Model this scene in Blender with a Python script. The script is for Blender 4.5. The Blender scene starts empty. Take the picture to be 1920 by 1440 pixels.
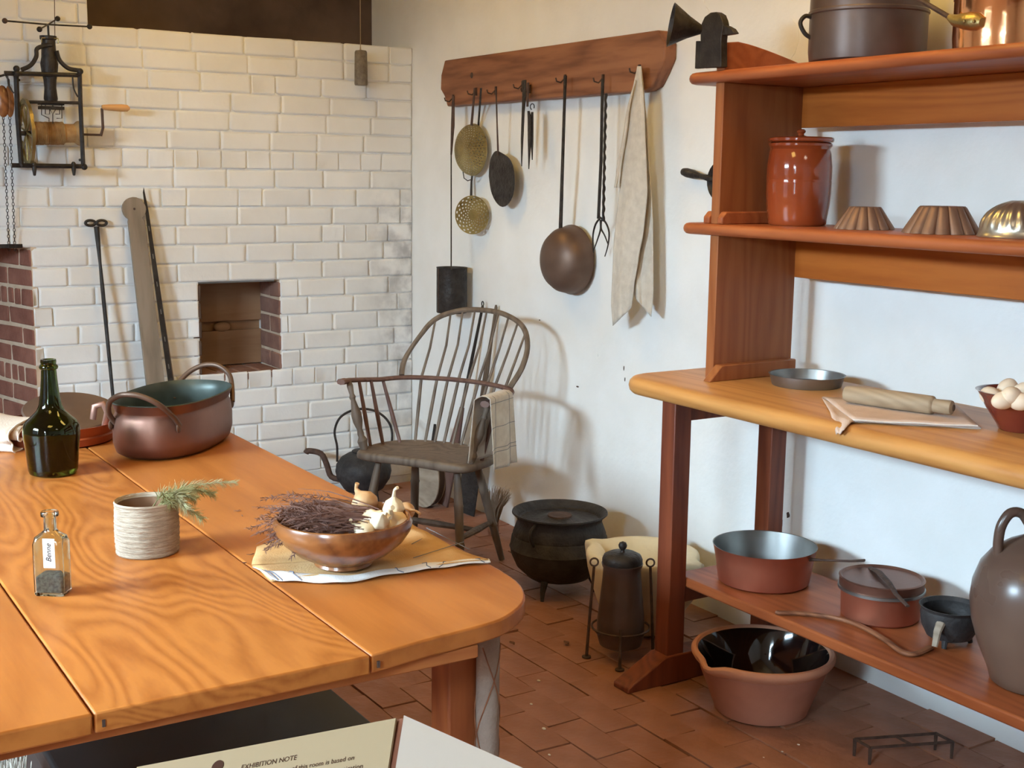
import bpy, math, random
import numpy as np
from mathutils import Vector, Matrix, noise
random.seed(7)
PI = math.pi
SC = bpy.context.scene
COL = SC.collection

# ------------------------------------------------------------------ camera
CAM = Vector((5.323, -2.781, 1.45))
YAW, PITCH, ROLL, FPX = math.radians(32.11), math.radians(9.25), math.radians(0.717), 2393.0
_d = Vector((-math.cos(YAW)*math.cos(PITCH), math.sin(YAW)*math.cos(PITCH), -math.sin(PITCH)))
_r0 = Vector((math.sin(YAW), math.cos(YAW), 0)); _u0 = _r0.cross(_d)
_r = math.cos(ROLL)*_r0 + math.sin(ROLL)*_u0
_u = -math.sin(ROLL)*_r0 + math.cos(ROLL)*_u0
cam_data = bpy.data.cameras.new('camera'); cam = bpy.data.objects.new('camera', cam_data); COL.objects.link(cam)
cam_data.sensor_width = 36; cam_data.lens = 36*FPX/1920; cam_data.clip_start = .05
cam.matrix_world = Matrix(((_r.x,_u.x,-_d.x,CAM.x),(_r.y,_u.y,-_d.y,CAM.y),(_r.z,_u.z,-_d.z,CAM.z),(0,0,0,1)))
SC.camera = cam
SC.view_settings.view_transform = 'Standard'; SC.view_settings.look = 'None'
SC.view_settings.gamma = 1; SC.view_settings.use_curve_mapping = False
SC.view_settings.exposure = 0.18
try: SC.cycles.use_denoising = True
except Exception: pass

# ------------------------------------------------------------------ world and lights
W = bpy.data.worlds.new('sky'); SC.world = W; W.use_nodes = True
W.node_tree.nodes['Background'].inputs[0].default_value = (.75, .87, 1, 1)
W.node_tree.nodes['Background'].inputs[1].default_value = 1.0
def area(name, loc, target, sx, sy, power, col):
    l = bpy.data.lights.new(name, 'AREA'); l.shape = 'RECTANGLE'; l.size = sx; l.size_y = sy
    l.energy = power; l.color = col
    o = bpy.data.objects.new(name, l); COL.objects.link(o); o.location = loc
    o.rotation_euler = (Vector(target)-Vector(loc)).to_track_quat('-Z', 'Y').to_euler()
    return o
COOL = (.60, .82, 1.0); WARM = (1.0, .64, .17)
# sky light falling in through the two windows of the far wall
area('window_light', (4.4, -5.3, 2.65), (4.3, 0, .9), 6.2, 1.4, 4800, COOL)
area('ceiling_fill_light', (3.6, -2.6, 2.6), (3.1, -2.2, 0), .6, .6, 10, WARM)  # added warm fill over the table
area('ceiling_fill_light', (.95, -1.15, 2.62), (.8, -1.0, 0), .6, .4, 9, WARM)  # added warm fill that yellows the top of the brick wall
area('ceiling_fill_light', (2.9, -.85, 2.62), (2.6, -.6, 0), .9, .3, 10.5, WARM)  # added warm fill grazing the top of the plaster wall
area('ceiling_fill_light', (5.6, -1.5, 2.6), (5.2, -1.7, 0), .5, .5, 6, (1, .85, .66))  # added fill that brightens the right-hand card of the stand

def at(px, py, ax, val):
    """the point of the plane axis=val that the photograph shows at px, py"""
    v = _d + _r*((px-960)/FPX) + _u*((720-py)/FPX)
    return CAM + v*((val-CAM[ax])/v[ax])

# ------------------------------------------------------------------ materials
def new_mat(name):
    m = bpy.data.materials.new(name); m.use_nodes = True
    nt = m.node_tree; return m, nt, nt.nodes['Principled BSDF']
def lnk(nt, a, b): nt.links.new(a, b)
def mat(name, c1, c2=None, rough=.6, metal=0, nscale=12, bump=0, bscale=60, spec=.5, rough2=None, coat=0, trans=0, ior=1.45, sheen=0, detail=4, stretch=None, coord='Object', contrast=(.35,.65), dist=.01):
    m, nt, P = new_mat(name)
    P.inputs['Base Color'].default_value = (*c1, 1); P.inputs['Roughness'].default_value = rough
    P.inputs['Metallic'].default_value = metal; P.inputs['Specular IOR Level'].default_value = spec
    P.inputs['Coat Weight'].default_value = coat; P.inputs['Transmission Weight'].default_value = trans
    P.inputs['IOR'].default_value = ior; P.inputs['Sheen Weight'].default_value = sheen
    tc = nt.nodes.new('ShaderNodeTexCoord')
    mp = nt.nodes.new('ShaderNodeMapping'); lnk(nt, tc.outputs[coord], mp.inputs['Vector'])
    if stretch: mp.inputs['Scale'].default_value = stretch
    n = nt.nodes.new('ShaderNodeTexNoise'); n.inputs['Scale'].default_value = nscale; n.inputs['Detail'].default_value = detail
    lnk(nt, mp.outputs[0], n.inputs['Vector'])
    if c2:
        r = nt.nodes.new('ShaderNodeValToRGB'); r.color_ramp.elements[0].position = contrast[0]; r.color_ramp.elements[1].position = contrast[1]
        r.color_ramp.elements[0].color = (*c1, 1); r.color_ramp.elements[1].color = (*c2, 1)
        lnk(nt, n.outputs['Fac'], r.inputs[0]); lnk(nt, r.outputs[0], P.inputs['Base Color'])
    if rough2 is not None:
        q = nt.nodes.new('ShaderNodeMapRange'); q.inputs['To Min'].default_value = rough; q.inputs['To Max'].default_value = rough2
        q.inputs['From Min'].default_value = .3; q.inputs['From Max'].default_value = .7
        lnk(nt, n.outputs['Fac'], q.inputs['Value']); lnk(nt, q.outputs[0], P.inputs['Roughness'])
    if bump:
        n2 = nt.nodes.new('ShaderNodeTexNoise'); n2.inputs['Scale'].default_value = bscale; n2.inputs['Detail'].default_value = 3
        lnk(nt, mp.outputs[0], n2.inputs['Vector'])
        b = nt.nodes.new('ShaderNodeBump'); b.inputs['Strength'].default_value = bump; b.inputs['Distance'].default_value = dist
        lnk(nt, n2.outputs['Fac'], b.inputs['Height']); lnk(nt, b.outputs[0], P.inputs['Normal'])
    return m
def wood(name, c1, c2, axis=0, rough=.45, rings=9, dist=2.2, stretch=9, spec=.3, offs=(0,0,0), bump=.15):
    """long-grained wood: distorted bands drawn out along one axis"""
    m, nt, P = new_mat(name)
    P.inputs['Roughness'].default_value = rough; P.inputs['Specular IOR Level'].default_value = spec
    tc = nt.nodes.new('ShaderNodeTexCoord'); mp = nt.nodes.new('ShaderNodeMapping'); lnk(nt, tc.outputs['Object'], mp.inputs['Vector'])
    s = [1, 1, 1]; s[axis] = 1/stretch; mp.inputs['Scale'].default_value = s; mp.inputs['Location'].default_value = offs
    n = nt.nodes.new('ShaderNodeTexNoise'); n.inputs['Scale'].default_value = 3.2; n.inputs['Detail'].default_value = 2
    lnk(nt, mp.outputs[0], n.inputs['Vector'])
    mu = nt.nodes.new('ShaderNodeMath'); mu.operation = 'MULTIPLY'; mu.inputs[1].default_value = rings*dist
    lnk(nt, n.outputs['Fac'], mu.inputs[0])
    fr = nt.nodes.new('ShaderNodeMath'); fr.operation = 'PINGPONG'; fr.inputs[1].default_value = .5; lnk(nt, mu.outputs[0], fr.inputs[0])
    f = nt.nodes.new('ShaderNodeTexNoise'); f.inputs['Scale'].default_value = 70; f.inputs['Detail'].default_value = 3; lnk(nt, mp.outputs[0], f.inputs['Vector'])
    a = nt.nodes.new('ShaderNodeMath'); a.operation = 'MULTIPLY_ADD'; a.inputs[1].default_value = 1.1; lnk(nt, fr.outputs[0], a.inputs[0])
    s2 = nt.nodes.new('ShaderNodeMath'); s2.operation = 'MULTIPLY'; s2.inputs[1].default_value = .75; lnk(nt, f.outputs['Fac'], s2.inputs[0]); lnk(nt, s2.outputs[0], a.inputs[2])
    r = nt.nodes.new('ShaderNodeValToRGB'); r.color_ramp.elements[0].position = .3; r.color_ramp.elements[1].position = .85
    r.color_ramp.elements[0].color = (*c1, 1); r.color_ramp.elements[1].color = (*c2, 1)
    lnk(nt, a.outputs[0], r.inputs[0])
    big = nt.nodes.new('ShaderNodeTexNoise'); big.inputs['Scale'].default_value = 2.5; lnk(nt, tc.outputs['Object'], big.inputs['Vector'])
    hs = nt.nodes.new('ShaderNodeHueSaturation'); mr = nt.nodes.new('ShaderNodeMapRange'); mr.inputs['To Min'].default_value = .82; mr.inputs['To Max'].default_value = 1.15
    lnk(nt, big.outputs['Fac'], mr.inputs['Value']); lnk(nt, mr.outputs[0], hs.inputs['Value']); lnk(nt, r.outputs[0], hs.inputs['Color'])
    lnk(nt, hs.outputs[0], P.inputs['Base Color'])
    b = nt.nodes.new('ShaderNodeBump'); b.inputs['Strength'].default_value = bump; b.inputs['Distance'].default_value = .003
    lnk(nt, f.outputs['Fac'], b.inputs['Height']); lnk(nt, b.outputs[0], P.inputs['Normal'])
    return m
def glass(name, col, rough=.02, ior=1.45):
    m, nt, P = new_mat(name)
    P.inputs['Base Color'].default_value = (*col, 1); P.inputs['Roughness'].default_value = rough
    P.inputs['Transmission Weight'].default_value = 1; P.inputs['IOR'].default_value = ior
    return m
def painted(name, c1, stainc, stain_on=True):
    """limewashed brick and plaster; the grey stains sit at fixed places near the corner"""
    m, nt, P = new_mat(name); P.inputs['Roughness'].default_value = .75; P.inputs['Specular IOR Level'].default_value = .25
    g = nt.nodes.new('ShaderNodeNewGeometry')
    n = nt.nodes.new('ShaderNodeTexNoise'); n.inputs['Scale'].default_value = 5; n.inputs['Detail'].default_value = 6; lnk(nt, g.outputs['Position'], n.inputs['Vector'])
    r = nt.nodes.new('ShaderNodeValToRGB'); r.color_ramp.elements[0].position = .3; r.color_ramp.elements[1].position = .7
    r.color_ramp.elements[0].color = (c1[0]*.93, c1[1]*.92, c1[2]*.9, 1); r.color_ramp.elements[1].color = (*c1, 1); lnk(nt, n.outputs['Fac'], r.inputs[0])
    out = r.outputs[0]
    if stain_on:
        sp = nt.nodes.new('ShaderNodeSeparateXYZ'); lnk(nt, g.outputs['Position'], sp.inputs[0])
        def rng(sock, a, b, c, d):
            q = nt.nodes.new('ShaderNodeMapRange'); q.interpolation_type = 'SMOOTHSTEP'
            q.inputs['From Min'].default_value = a; q.inputs['From Max'].default_value = b; q.inputs['To Min'].default_value = c; q.inputs['To Max'].default_value = d
            lnk(nt, sock, q.inputs['Value']); return q.outputs[0]
        def mul(a, b):
            q = nt.nodes.new('ShaderNodeMath'); q.operation = 'MULTIPLY'
            for i, s in enumerate((a, b)):
                if isinstance(s, (int, float)): q.inputs[i].default_value = s
                else: lnk(nt, s, q.inputs[i])
            return q.outputs[0]
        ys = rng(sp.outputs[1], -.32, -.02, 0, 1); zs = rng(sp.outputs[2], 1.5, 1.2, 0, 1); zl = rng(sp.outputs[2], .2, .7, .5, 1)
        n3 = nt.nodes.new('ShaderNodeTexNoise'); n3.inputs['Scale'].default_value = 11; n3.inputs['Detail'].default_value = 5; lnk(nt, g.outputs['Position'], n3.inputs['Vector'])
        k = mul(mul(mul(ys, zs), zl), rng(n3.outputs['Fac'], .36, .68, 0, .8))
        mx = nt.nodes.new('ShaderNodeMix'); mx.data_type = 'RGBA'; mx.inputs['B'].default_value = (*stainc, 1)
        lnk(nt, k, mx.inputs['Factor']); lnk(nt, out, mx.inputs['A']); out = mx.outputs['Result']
    lnk(nt, out, P.inputs['Base Color'])
    n2 = nt.nodes.new('ShaderNodeTexNoise'); n2.inputs['Scale'].default_value = 28; n2.inputs['Detail'].default_value = 5; lnk(nt, g.outputs['Position'], n2.inputs['Vector'])
    b = nt.nodes.new('ShaderNodeBump'); b.inputs['Strength'].default_value = .35; b.inputs['Distance'].default_value = .006
    lnk(nt, n2.outputs['Fac'], b.inputs['Height']); lnk(nt, b.outputs[0], P.inputs['Normal'])
    return m

M = {}
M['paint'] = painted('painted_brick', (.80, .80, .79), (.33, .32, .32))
M['plaster'] = painted('plaster', (.83, .83, .81), (.5, .48, .45), False)
M['red_brick'] = mat('red_brick', (.20, .075, .05), (.30, .125, .085), .85, nscale=9, bump=.5, bscale=60, coord='Object')
M['brown_brick'] = mat('brown_brick', (.20, .10, .075), (.28, .15, .11), .85, nscale=14, bump=.4)
M['mortar'] = mat('mortar', (.55, .42, .30), (.64, .5, .37), .9, nscale=20, bump=.4)
M['soot_and_shadow'] = mat('soot_and_shadow', (.055, .034, .026), (.13, .085, .065), .9, nscale=3, bump=.3, bscale=20)
M['floor_brick'] = mat('floor_brick', (.27, .115, .063), (.35, .155, .09), .62, nscale=7, bump=.35, bscale=35, rough2=.45)
M['floor_joint'] = mat('floor_joint', (.18, .085, .05), (.23, .11, .065), .9, nscale=10)
M['oak'] = wood('table_wood', (.39, .122, .022), (.50, .174, .036), 0, .38, rings=6, dist=2.0, stretch=9)
M['oak2'] = wood('table_wood_figured', (.36, .108, .019), (.51, .180, .038), 0, .38, rings=13, dist=2.4, stretch=4.2, offs=(.35, .2, 0))
M['oak3'] = wood('table_wood_pale', (.40, .128, .025), (.50, .174, .038), 0, .38, rings=6, dist=2, stretch=9, offs=(3, 1, 0))
M['oak_y'] = wood('table_rail_wood', (.36, .11, .03), (.45, .16, .045), 1, .5)
M['red_leg'] = wood('table_leg_wood', (.24, .062, .02), (.34, .10, .03), 2, .45)
M['dress_z'] = wood('dresser_upright', (.26, .078, .024), (.33, .112, .036), 2, .45)
M['dress_x'] = wood('dresser_shelf', (.29, .075, .024), (.39, .115, .038), 0, .42)
M['dress_rail'] = wood('dresser_rail', (.36, .088, .010), (.46, .128, .018), 0, .45)
M['dress_top'] = wood('dresser_worktop', (.46, .20, .055), (.58, .28, .085), 0, .4)
M['dress_leg'] = wood('dresser_leg', (.13, .030, .014), (.20, .052, .022), 2, .45)
M['rackw'] = wood('old_rack_wood', (.16, .06, .03), (.30, .125, .06), 0, .5, rings=6)
M['chairw'] = wood('chair_wood', (.10, .07, .05), (.17, .125, .09), 2, .55)
M['chair_red'] = wood('chair_wood_red', (.11, .055, .045), (.16, .09, .07), 2, .55)
M['greywood'] = wood('weathered_wood', (.24, .19, .14), (.34, .28, .215), 0, .7)
M['greywood_z'] = wood('weathered_pole', (.20, .155, .11), (.28, .22, .165), 2, .7)
M['palewood'] = wood('pale_wood', (.5, .27, .12), (.6, .35, .17), 1, .5)
M['bowlwood'] = wood('bowl_wood', (.15, .05, .018), (.30, .115, .035), 0, .25, rings=5, spec=.6, bump=.03)
M['iron'] = mat('black_iron', (.017, .013, .011), (.036, .029, .025), .55, spec=.35, nscale=30, bump=.3, bscale=90, rough2=.4)
M['iron_rough'] = mat('cast_iron', (.022, .020, .020), (.045, .041, .040), .6, spec=.35, nscale=20, bump=.35, bscale=70)
M['rust'] = mat('rusty_iron', (.05, .028, .02), (.09, .05, .035), .7, nscale=40, bump=.3)
M['copper'] = mat('aged_copper', (.20, .10, .072), (.28, .15, .11), .36, .8, nscale=6, rough2=.5, bump=.06, bscale=25)
M['copper_red'] = mat('red_copper', (.36, .105, .06), (.46, .16, .095), .35, .75, nscale=5, rough2=.45)
M['copper_bright'] = mat('polished_copper', (.95, .42, .18), (1, .5, .24), .12, 1, nscale=4, bump=.1, bscale=14)
M['copper_dark'] = mat('dark_copper', (.12, .072, .050), (.19, .12, .085), .42, .55, nscale=7, rough2=.55)
M['brownpot'] = mat('brown_stewpot', (.085, .055, .045), (.13, .09, .075), .3, .35, nscale=8, rough2=.42)
M['tinned'] = mat('tinned_metal', (.20, .20, .19), (.31, .31, .30), .32, .9, nscale=7, rough2=.45)
M['verdigris'] = mat('green_tin_lining', (.045, .058, .05), (.10, .125, .11), .42, .35, nscale=7)
M['brass'] = mat('old_brass', (.24, .18, .07), (.44, .35, .15), .26, .8, nscale=10, rough2=.45, bump=.15, bscale=150)
M['mold_tin'] = mat('dull_mold_tin', (.22, .125, .08), (.30, .18, .12), .5, .5, nscale=14)
M['mold_silver'] = mat('silvery_mold_tin', (.42, .38, .30), (.6, .56, .46), .3, .85, nscale=10)
M['redware'] = mat('glazed_redware', (.22, .035, .010), (.32, .065, .018), .10, nscale=4, bump=.05, bscale=18, coat=.6)
M['darkred'] = mat('dark_red_glaze', (.13, .022, .014), (.19, .035, .02), .15, nscale=5, coat=.4)
M['terracotta'] = mat('terracotta', (.37, .145, .09), (.45, .19, .12), .75, nscale=8, bump=.1)
M['terra_rim'] = mat('pale_terracotta_rim', (.55, .25, .15), (.62, .31, .19), .7, nscale=8)
M['blackglaze'] = mat('black_glaze', (.006, .005, .005), (.012, .008, .008), .08, nscale=5, coat=1)
M['stoneware'] = mat('brown_stoneware', (.10, .058, .042), (.16, .10, .07), .26, nscale=3, rough2=.32)
M['marble'] = mat('cream_stone', (.66, .56, .36), (.78, .68, .46), .7, nscale=7, bump=.15)
M['warm_lit_cloth'] = mat('tan_checked_cloth', (.56, .33, .13), (.64, .41, .19), .9, nscale=20, bump=.2, bscale=300)
M['dull_netting'] = mat('dull_netting', (.24, .18, .14), (.32, .25, .2), .9, nscale=20, bump=.3, bscale=200)
M['pinwood'] = wood('rolling_pin_wood', (.32, .235, .15), (.41, .31, .205), 0, .6)
M['linen'] = mat('linen', (.52, .46, .38), (.62, .56, .47), .9, nscale=30, bump=.3, bscale=400, sheen=.2)
M['white_linen'] = mat('white_linen', (.70, .68, .64), (.78, .76, .72), .9, nscale=20, bump=.2, bscale=300)
M['pink_linen'] = mat('pale_pink_linen', (.60, .46, .38), (.66, .52, .44), .9, nscale=20, bump=.2, bscale=300)
M['cream_linen'] = mat('cream_cloth', (.62, .50, .40), (.74, .62, .50), .9, nscale=6, bump=.2, bscale=200)
M['blue_thread'] = mat('blue_stripe', (.10, .13, .20), None, .9)
M['grey_thread'] = mat('grey_stripe', (.20, .21, .22), None, .9)
M['garlic'] = mat('garlic_skin', (.74, .56, .33), (.86, .74, .52), .5, nscale=18, bump=.1)
M['onion'] = mat('onion_skin', (.50, .28, .13), (.64, .40, .21), .45, nscale=18, bump=.1)
M['egg'] = mat('eggshell', (.80, .64, .46), (.86, .72, .55), .5, nscale=3)
M['herb'] = mat('green_herb', (.22, .20, .07), (.34, .31, .14), .8, nscale=30)
M['herb_pale'] = mat('pale_green_herb', (.38, .35, .18), (.48, .45, .26), .8, nscale=30)
M['dryherb'] = mat('dried_herb', (.12, .055, .040), (.20, .105, .078), .85, nscale=30)
M['bristle'] = mat('broom_bristle', (.20, .13, .08), (.30, .21, .14), .9, nscale=30)
M['palebristle'] = mat('pale_bristle', (.50, .44, .36), (.62, .56, .47), .9, nscale=30)
M['basket'] = mat('woven_straw', (.36, .28, .20), (.54, .44, .33), .85, nscale=90, bump=.5, bscale=160, stretch=(.5, .5, 5))
M['basket_in'] = mat('straw_inside', (.25, .13, .07), None, .9)
M['rope'] = mat('drum_cord', (.28, .15, .055), (.42, .25, .10), .8, nscale=30, bump=.4)
M['green_glass'] = glass('olive_glass', (.11, .16, .022), .03)
M['wine'] = mat('dark_liquid', (.006, .004, .006), None, .1)
M['clear_glass'] = glass('clear_glass', (.88, .95, .88), .03)
M['seed'] = mat('grey_seed', (.10, .10, .10), (.26, .26, .25), .9, nscale=200)
M['paper'] = mat('label_paper', (.78, .74, .68), None, .8)
M['ink'] = mat('ink', (.02, .018, .018), None, .95, spec=.05)
M['print'] = mat('brown_print', (.05, .022, .014), None, .95, spec=.05)
M['card'] = mat('cream_card', (.265, .19, .11), (.28, .20, .118), .9, spec=.15, nscale=2)
M['card_white'] = mat('pale_grey_card', (.50, .43, .36), (.52, .45, .38), .9, spec=.15, nscale=2)
M['lectern'] = wood('lectern_wood', (.12, .04, .025), (.19, .07, .04), 0, .4)
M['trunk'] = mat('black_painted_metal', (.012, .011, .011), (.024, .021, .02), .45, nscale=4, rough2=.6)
M['ceiling'] = wood('ceiling_boards', (.45, .30, .15), (.55, .38, .21), 0, .7)
M['pale_handle'] = wood('pale_handle', (.55, .28, .10), (.65, .36, .15), 1, .4)
M['wax'] = mat('mottled_lead', (.12, .095, .065), (.2, .16, .115), .6, nscale=60, bump=.4)
M['string'] = mat('string', (.3, .22, .13), None, .9)
M['oven_wood'] = wood('oven_door_wood', (.25, .14, .075), (.31, .18, .10), 1, .7, rings=4)

# ------------------------------------------------------------------ geometry builder
class G:
    def __init__(s): s.v = []; s.f = []; s.mi = []; s.cur = 0
    def add(s, vs, fs):
        o = len(s.v); s.v += [Vector(v) for v in vs]; s.f += [tuple(i+o for i in f) for f in fs]; s.mi += [s.cur]*len(fs); return s
    def box(s, a, b, rot=None, piv=None):
        """box between two corners, optionally turned about a pivot"""
        x0, y0, z0 = a; x1, y1, z1 = b
        vs = [Vector(p) for p in ((x0,y0,z0),(x1,y0,z0),(x1,y1,z0),(x0,y1,z0),(x0,y0,z1),(x1,y0,z1),(x1,y1,z1),(x0,y1,z1))]
        if rot is not None:
            c = Vector(piv) if piv is not None else (vs[0]+vs[6])/2
            vs = [c + rot @ (v-c) for v in vs]
        return s.add(vs, [(0,3,2,1),(4,5,6,7),(0,1,5,4),(1,2,6,5),(2,3,7,6),(3,0,4,7)])
    def tube(s, pts, r, n=8, closed=False, flat=1.0, up=None):
        pts = [Vector(p) for p in pts]; m = len(pts)
        rs = r if isinstance(r, (list, tuple)) else [r]*m
        tang = []
        for i in range(m):
            if closed: t = pts[(i+1) % m]-pts[i-1]
            else: t = pts[min(i+1, m-1)]-pts[max(i-1, 0)]
            tang.append(t.normalized() if t.length > 1e-9 else Vector((0, 0, 1)))
        a = Vector(up) if up is not None else (Vector((0, 0, 1)) if abs(tang[0].z) < .9 else Vector((1, 0, 0)))
        vs = []
        for i in range(m):
            a = (a - tang[i]*a.dot(tang[i]))
            a = a.normalized() if a.length > 1e-6 else tang[i].orthogonal().normalized()
            b = tang[i].cross(a)
            for k in range(n):
                q = 2*PI*k/n; vs.append(pts[i] + (a*math.cos(q)*flat + b*math.sin(q))*rs[i])
        fs = []
        for i in range(m if closed else m-1):
            for k in range(n):
                j = (i+1) % m
                fs.append((i*n+k, i*n+(k+1) % n, j*n+(k+1) % n, j*n+k))
        if not closed: fs += [tuple(range(n))[::-1], tuple((m-1)*n+k for k in range(n))]
        return s.add(vs, fs)
    def lathe(s, prof, c=(0, 0, 0), n=32, ax=None, sx=1, sy=1, fn=None, cap=False):
        """profile of (radius, height) turned about z; ax = rotation matrix; fn(angle, r, z) -> r, z"""
        vs = []; c = Vector(c); m = len(prof)
        for (r, z) in prof:
            for k in range(n):
                q = 2*PI*k/n; rr, zz = (fn(q, r, z) if fn else (r, z))
                p = Vector((rr*math.cos(q)*sx, rr*math.sin(q)*sy, zz))
                vs.append(c + (ax @ p if ax is not None else p))
        fs = [(i*n+k, i*n+(k+1) % n, (i+1)*n+(k+1) % n, (i+1)*n+k) for i in range(m-1) for k in range(n)]
        if cap: fs += [tuple(range(n))[::-1], tuple((m-1)*n+k for k in range(n))]
        return s.add(vs, fs)
    def ball(s, c, r, n=16, rot=None):
        r = r if isinstance(r, (tuple, list)) else (r, r, r); m = max(6, n//2); vs = []; c = Vector(c)
        for i in range(1, m):
            t = PI*i/m
            for k in range(n):
                q = 2*PI*k/n; p = Vector((r[0]*math.sin(t)*math.cos(q), r[1]*math.sin(t)*math.sin(q), -r[2]*math.cos(t)))
                vs.append(c + (rot @ p if rot is not None else p))
        lo, hi = Vector((0, 0, -r[2])), Vector((0, 0, r[2]))
        vs += [c + (rot @ lo if rot is not None else lo), c + (rot @ hi if rot is not None else hi)]
        fs = [(i*n+k, i*n+(k+1) % n, (i+1)*n+(k+1) % n, (i+1)*n+k) for i in range(m-2) for k in range(n)]
        L = (m-1)*n
        fs += [(L, (k+1) % n, k) for k in range(n)] + [(L+1, (m-2)*n+k, (m-2)*n+(k+1) % n) for k in range(n)]
        return s.add(vs, fs)
    def prism(s, out, h0, h1, fn=None):
        """outline of 2-D points raised from h0 to h1; fn maps (a, b, h) to space"""
        fn = fn or (lambda a, b, h: (a, b, h)); n = len(out)
        vs = [fn(a, b, h0) for a, b in out] + [fn(a, b, h1) for a, b in out]
        return s.add(vs, [tuple(range(n))[::-1], tuple(range(n, 2*n))] + [(i, (i+1) % n, (i+1) % n+n, i+n) for i in range(n)])
    def sheet(s, fn, nu, nv):
        vs = [fn(i/nu, j/nv) for j in range(nv+1) for i in range(nu+1)]
        w = nu+1
        return s.add(vs, [(j*w+i, j*w+i+1, (j+1)*w+i+1, (j+1)*w+i) for j in range(nv) for i in range(nu)])
    def xf(s, mtx, start=0):
        for i in range(start, len(s.v)): s.v[i] = mtx @ s.v[i]
        return s

def shell(outer, t=.003, lip=True):
    """closed pot wall from an outer profile: goes up outside and back down inside"""
    inner = [(max(r-t, 0), z + (t if i == 0 else 0)) for i, (r, z) in enumerate(outer)]
    inner = [(max(r-t, .0005), max(z, outer[0][1]+t)) for r, z in outer]
    return [(.0005, outer[0][1])] + outer + inner[::-1] + [(.0005, outer[0][1]+t)]

def world_of(o):
    m = o.matrix_basis.copy()
    while o.parent: o = o.parent; m = o.matrix_basis @ m
    return m
def obj(name, g, m, parent=None, loc=None, smooth=40, bevel=0, solid=0, sub=0, local=False, seg=2):
    """link the builder's shapes as ONE mesh object; vertices are given in the world unless local"""
    me = bpy.data.meshes.new(name)
    if parent is not None and not local:
        inv = world_of(parent).inverted(); vs = [inv @ v for v in g.v]
    elif parent is None and not local:
        if loc is None:
            A = np.array([tuple(v) for v in g.v]); loc = ((A[:, 0].min()+A[:, 0].max())/2, (A[:, 1].min()+A[:, 1].max())/2, A[:, 2].min())
        L = Vector(loc); vs = [v-L for v in g.v]
    else: vs = g.v
    me.from_pydata([tuple(v) for v in vs], [], g.f)
    for q in (m if isinstance(m, (list, tuple)) else [m]): me.materials.append(M[q] if isinstance(q, str) else q)
    if isinstance(m, (list, tuple)): me.polygons.foreach_set('material_index', g.mi)
    if smooth:
        me.polygons.foreach_set('use_smooth', [True]*len(me.polygons)); me.set_sharp_from_angle(angle=math.radians(smooth))
    me.update()
    o = bpy.data.objects.new(name, me); COL.objects.link(o)
    if parent is not None: o.parent = parent
    elif loc is not None: o.location = loc
    if solid:
        q = o.modifiers.new('thickness', 'SOLIDIFY'); q.thickness = solid; q.offset = 0
    if sub:
        q = o.modifiers.new('smooth', 'SUBSURF'); q.levels = q.render_levels = sub
    if bevel:
        q = o.modifiers.new('edge', 'BEVEL'); q.width = bevel; q.segments = seg; q.limit_method = 'ANGLE'; q.angle_limit = math.radians(40)
    return o
def tag(o, label=None, cat=None, group=None, kind=None):
    if label: o['label'] = label
    if cat: o['category'] = cat
    if group: o['group'] = group
    if kind: o['kind'] = kind
    return o
def thing(name, label, cat, loc, rz=0, group=None):
    o = bpy.data.objects.new(name, None); COL.objects.link(o); o.location = loc; o.rotation_euler = (0, 0, rz)
    o.empty_display_size = .05
    return tag(o, label, cat, group)
def RX(a): return Matrix.Rotation(a, 3, 'X')
def RY(a): return Matrix.Rotation(a, 3, 'Y')
def RZ(a): return Matrix.Rotation(a, 3, 'Z')
def lerp(a, b, t): return a+(b-a)*t
def curve_pts(P, n=24):
    """smooth path through the given points"""
    P = [Vector(p) for p in P]; out = []
    for i in range(len(P)-1):
        p0, p1, p2, p3 = P[max(i-1, 0)], P[i], P[i+1], P[min(i+2, len(P)-1)]
        k = max(2, n//(len(P)-1))
        for j in range(k):
            t = j/k
            out.append(.5*((2*p1) + (p2-p0)*t + (2*p0-5*p1+4*p2-p3)*t*t + (3*p1-p0-3*p2+p3)*t**3))
    out.append(P[-1]); return out
def rounded(x0, y0, x1, y1, r, n=6, corners=(1, 1, 1, 1)):
    """rounded rectangle outline, corners in the order (x0y0, x1y0, x1y1, x0y1)"""
    out = []
    for c, (cx, cy, a0) in enumerate(((x0, y0, PI), (x1, y0, 1.5*PI), (x1, y1, 0), (x0, y1, .5*PI))):
        rr = r*corners[c]
        if rr <= 1e-6: out.append((cx, cy)); continue
        ox = cx + (rr if cx == x0 else -rr); oy = cy + (rr if cy == y0 else -rr)
        for k in range(n+1):
            a = a0 + .5*PI*k/n; out.append((ox+rr*math.cos(a), oy+rr*math.sin(a)))
    return out

# ================================================================== THE SETTING
def struct(name, g, m, parent=None, **k):
    o = obj(name, g, m, parent, loc=(0, 0, 0) if parent is None else None, **k)
    if parent is None: o['kind'] = 'structure'
    return o
YF = -4.25          # wall with the windows, behind the photographer's left
XN = 7.6            # wall behind the camera
ZC = 2.72
g = G(); g.box((-.9, YF-.3, -.2), (XN+.2, .25, -.007)); floor = struct('floor', g, 'floor_joint')
g = G(); g.box((-.9, YF-.3, ZC), (XN+.2, .25, ZC+.1)); ceil = struct('ceiling', g, 'ceiling')
for k in range(12):
    g = G(); y = YF + .2 + k*.36; g.box((-.8, y, ZC-.012), (XN, y+.352, ZC+.002)); obj('board', g, 'ceiling', ceil, bevel=.003, seg=1)
g = G(); g.box((-.7, 0, -.2), (XN+.2, .25, ZC)); wall_right = struct('wall_right', g, 'plaster')
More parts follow.
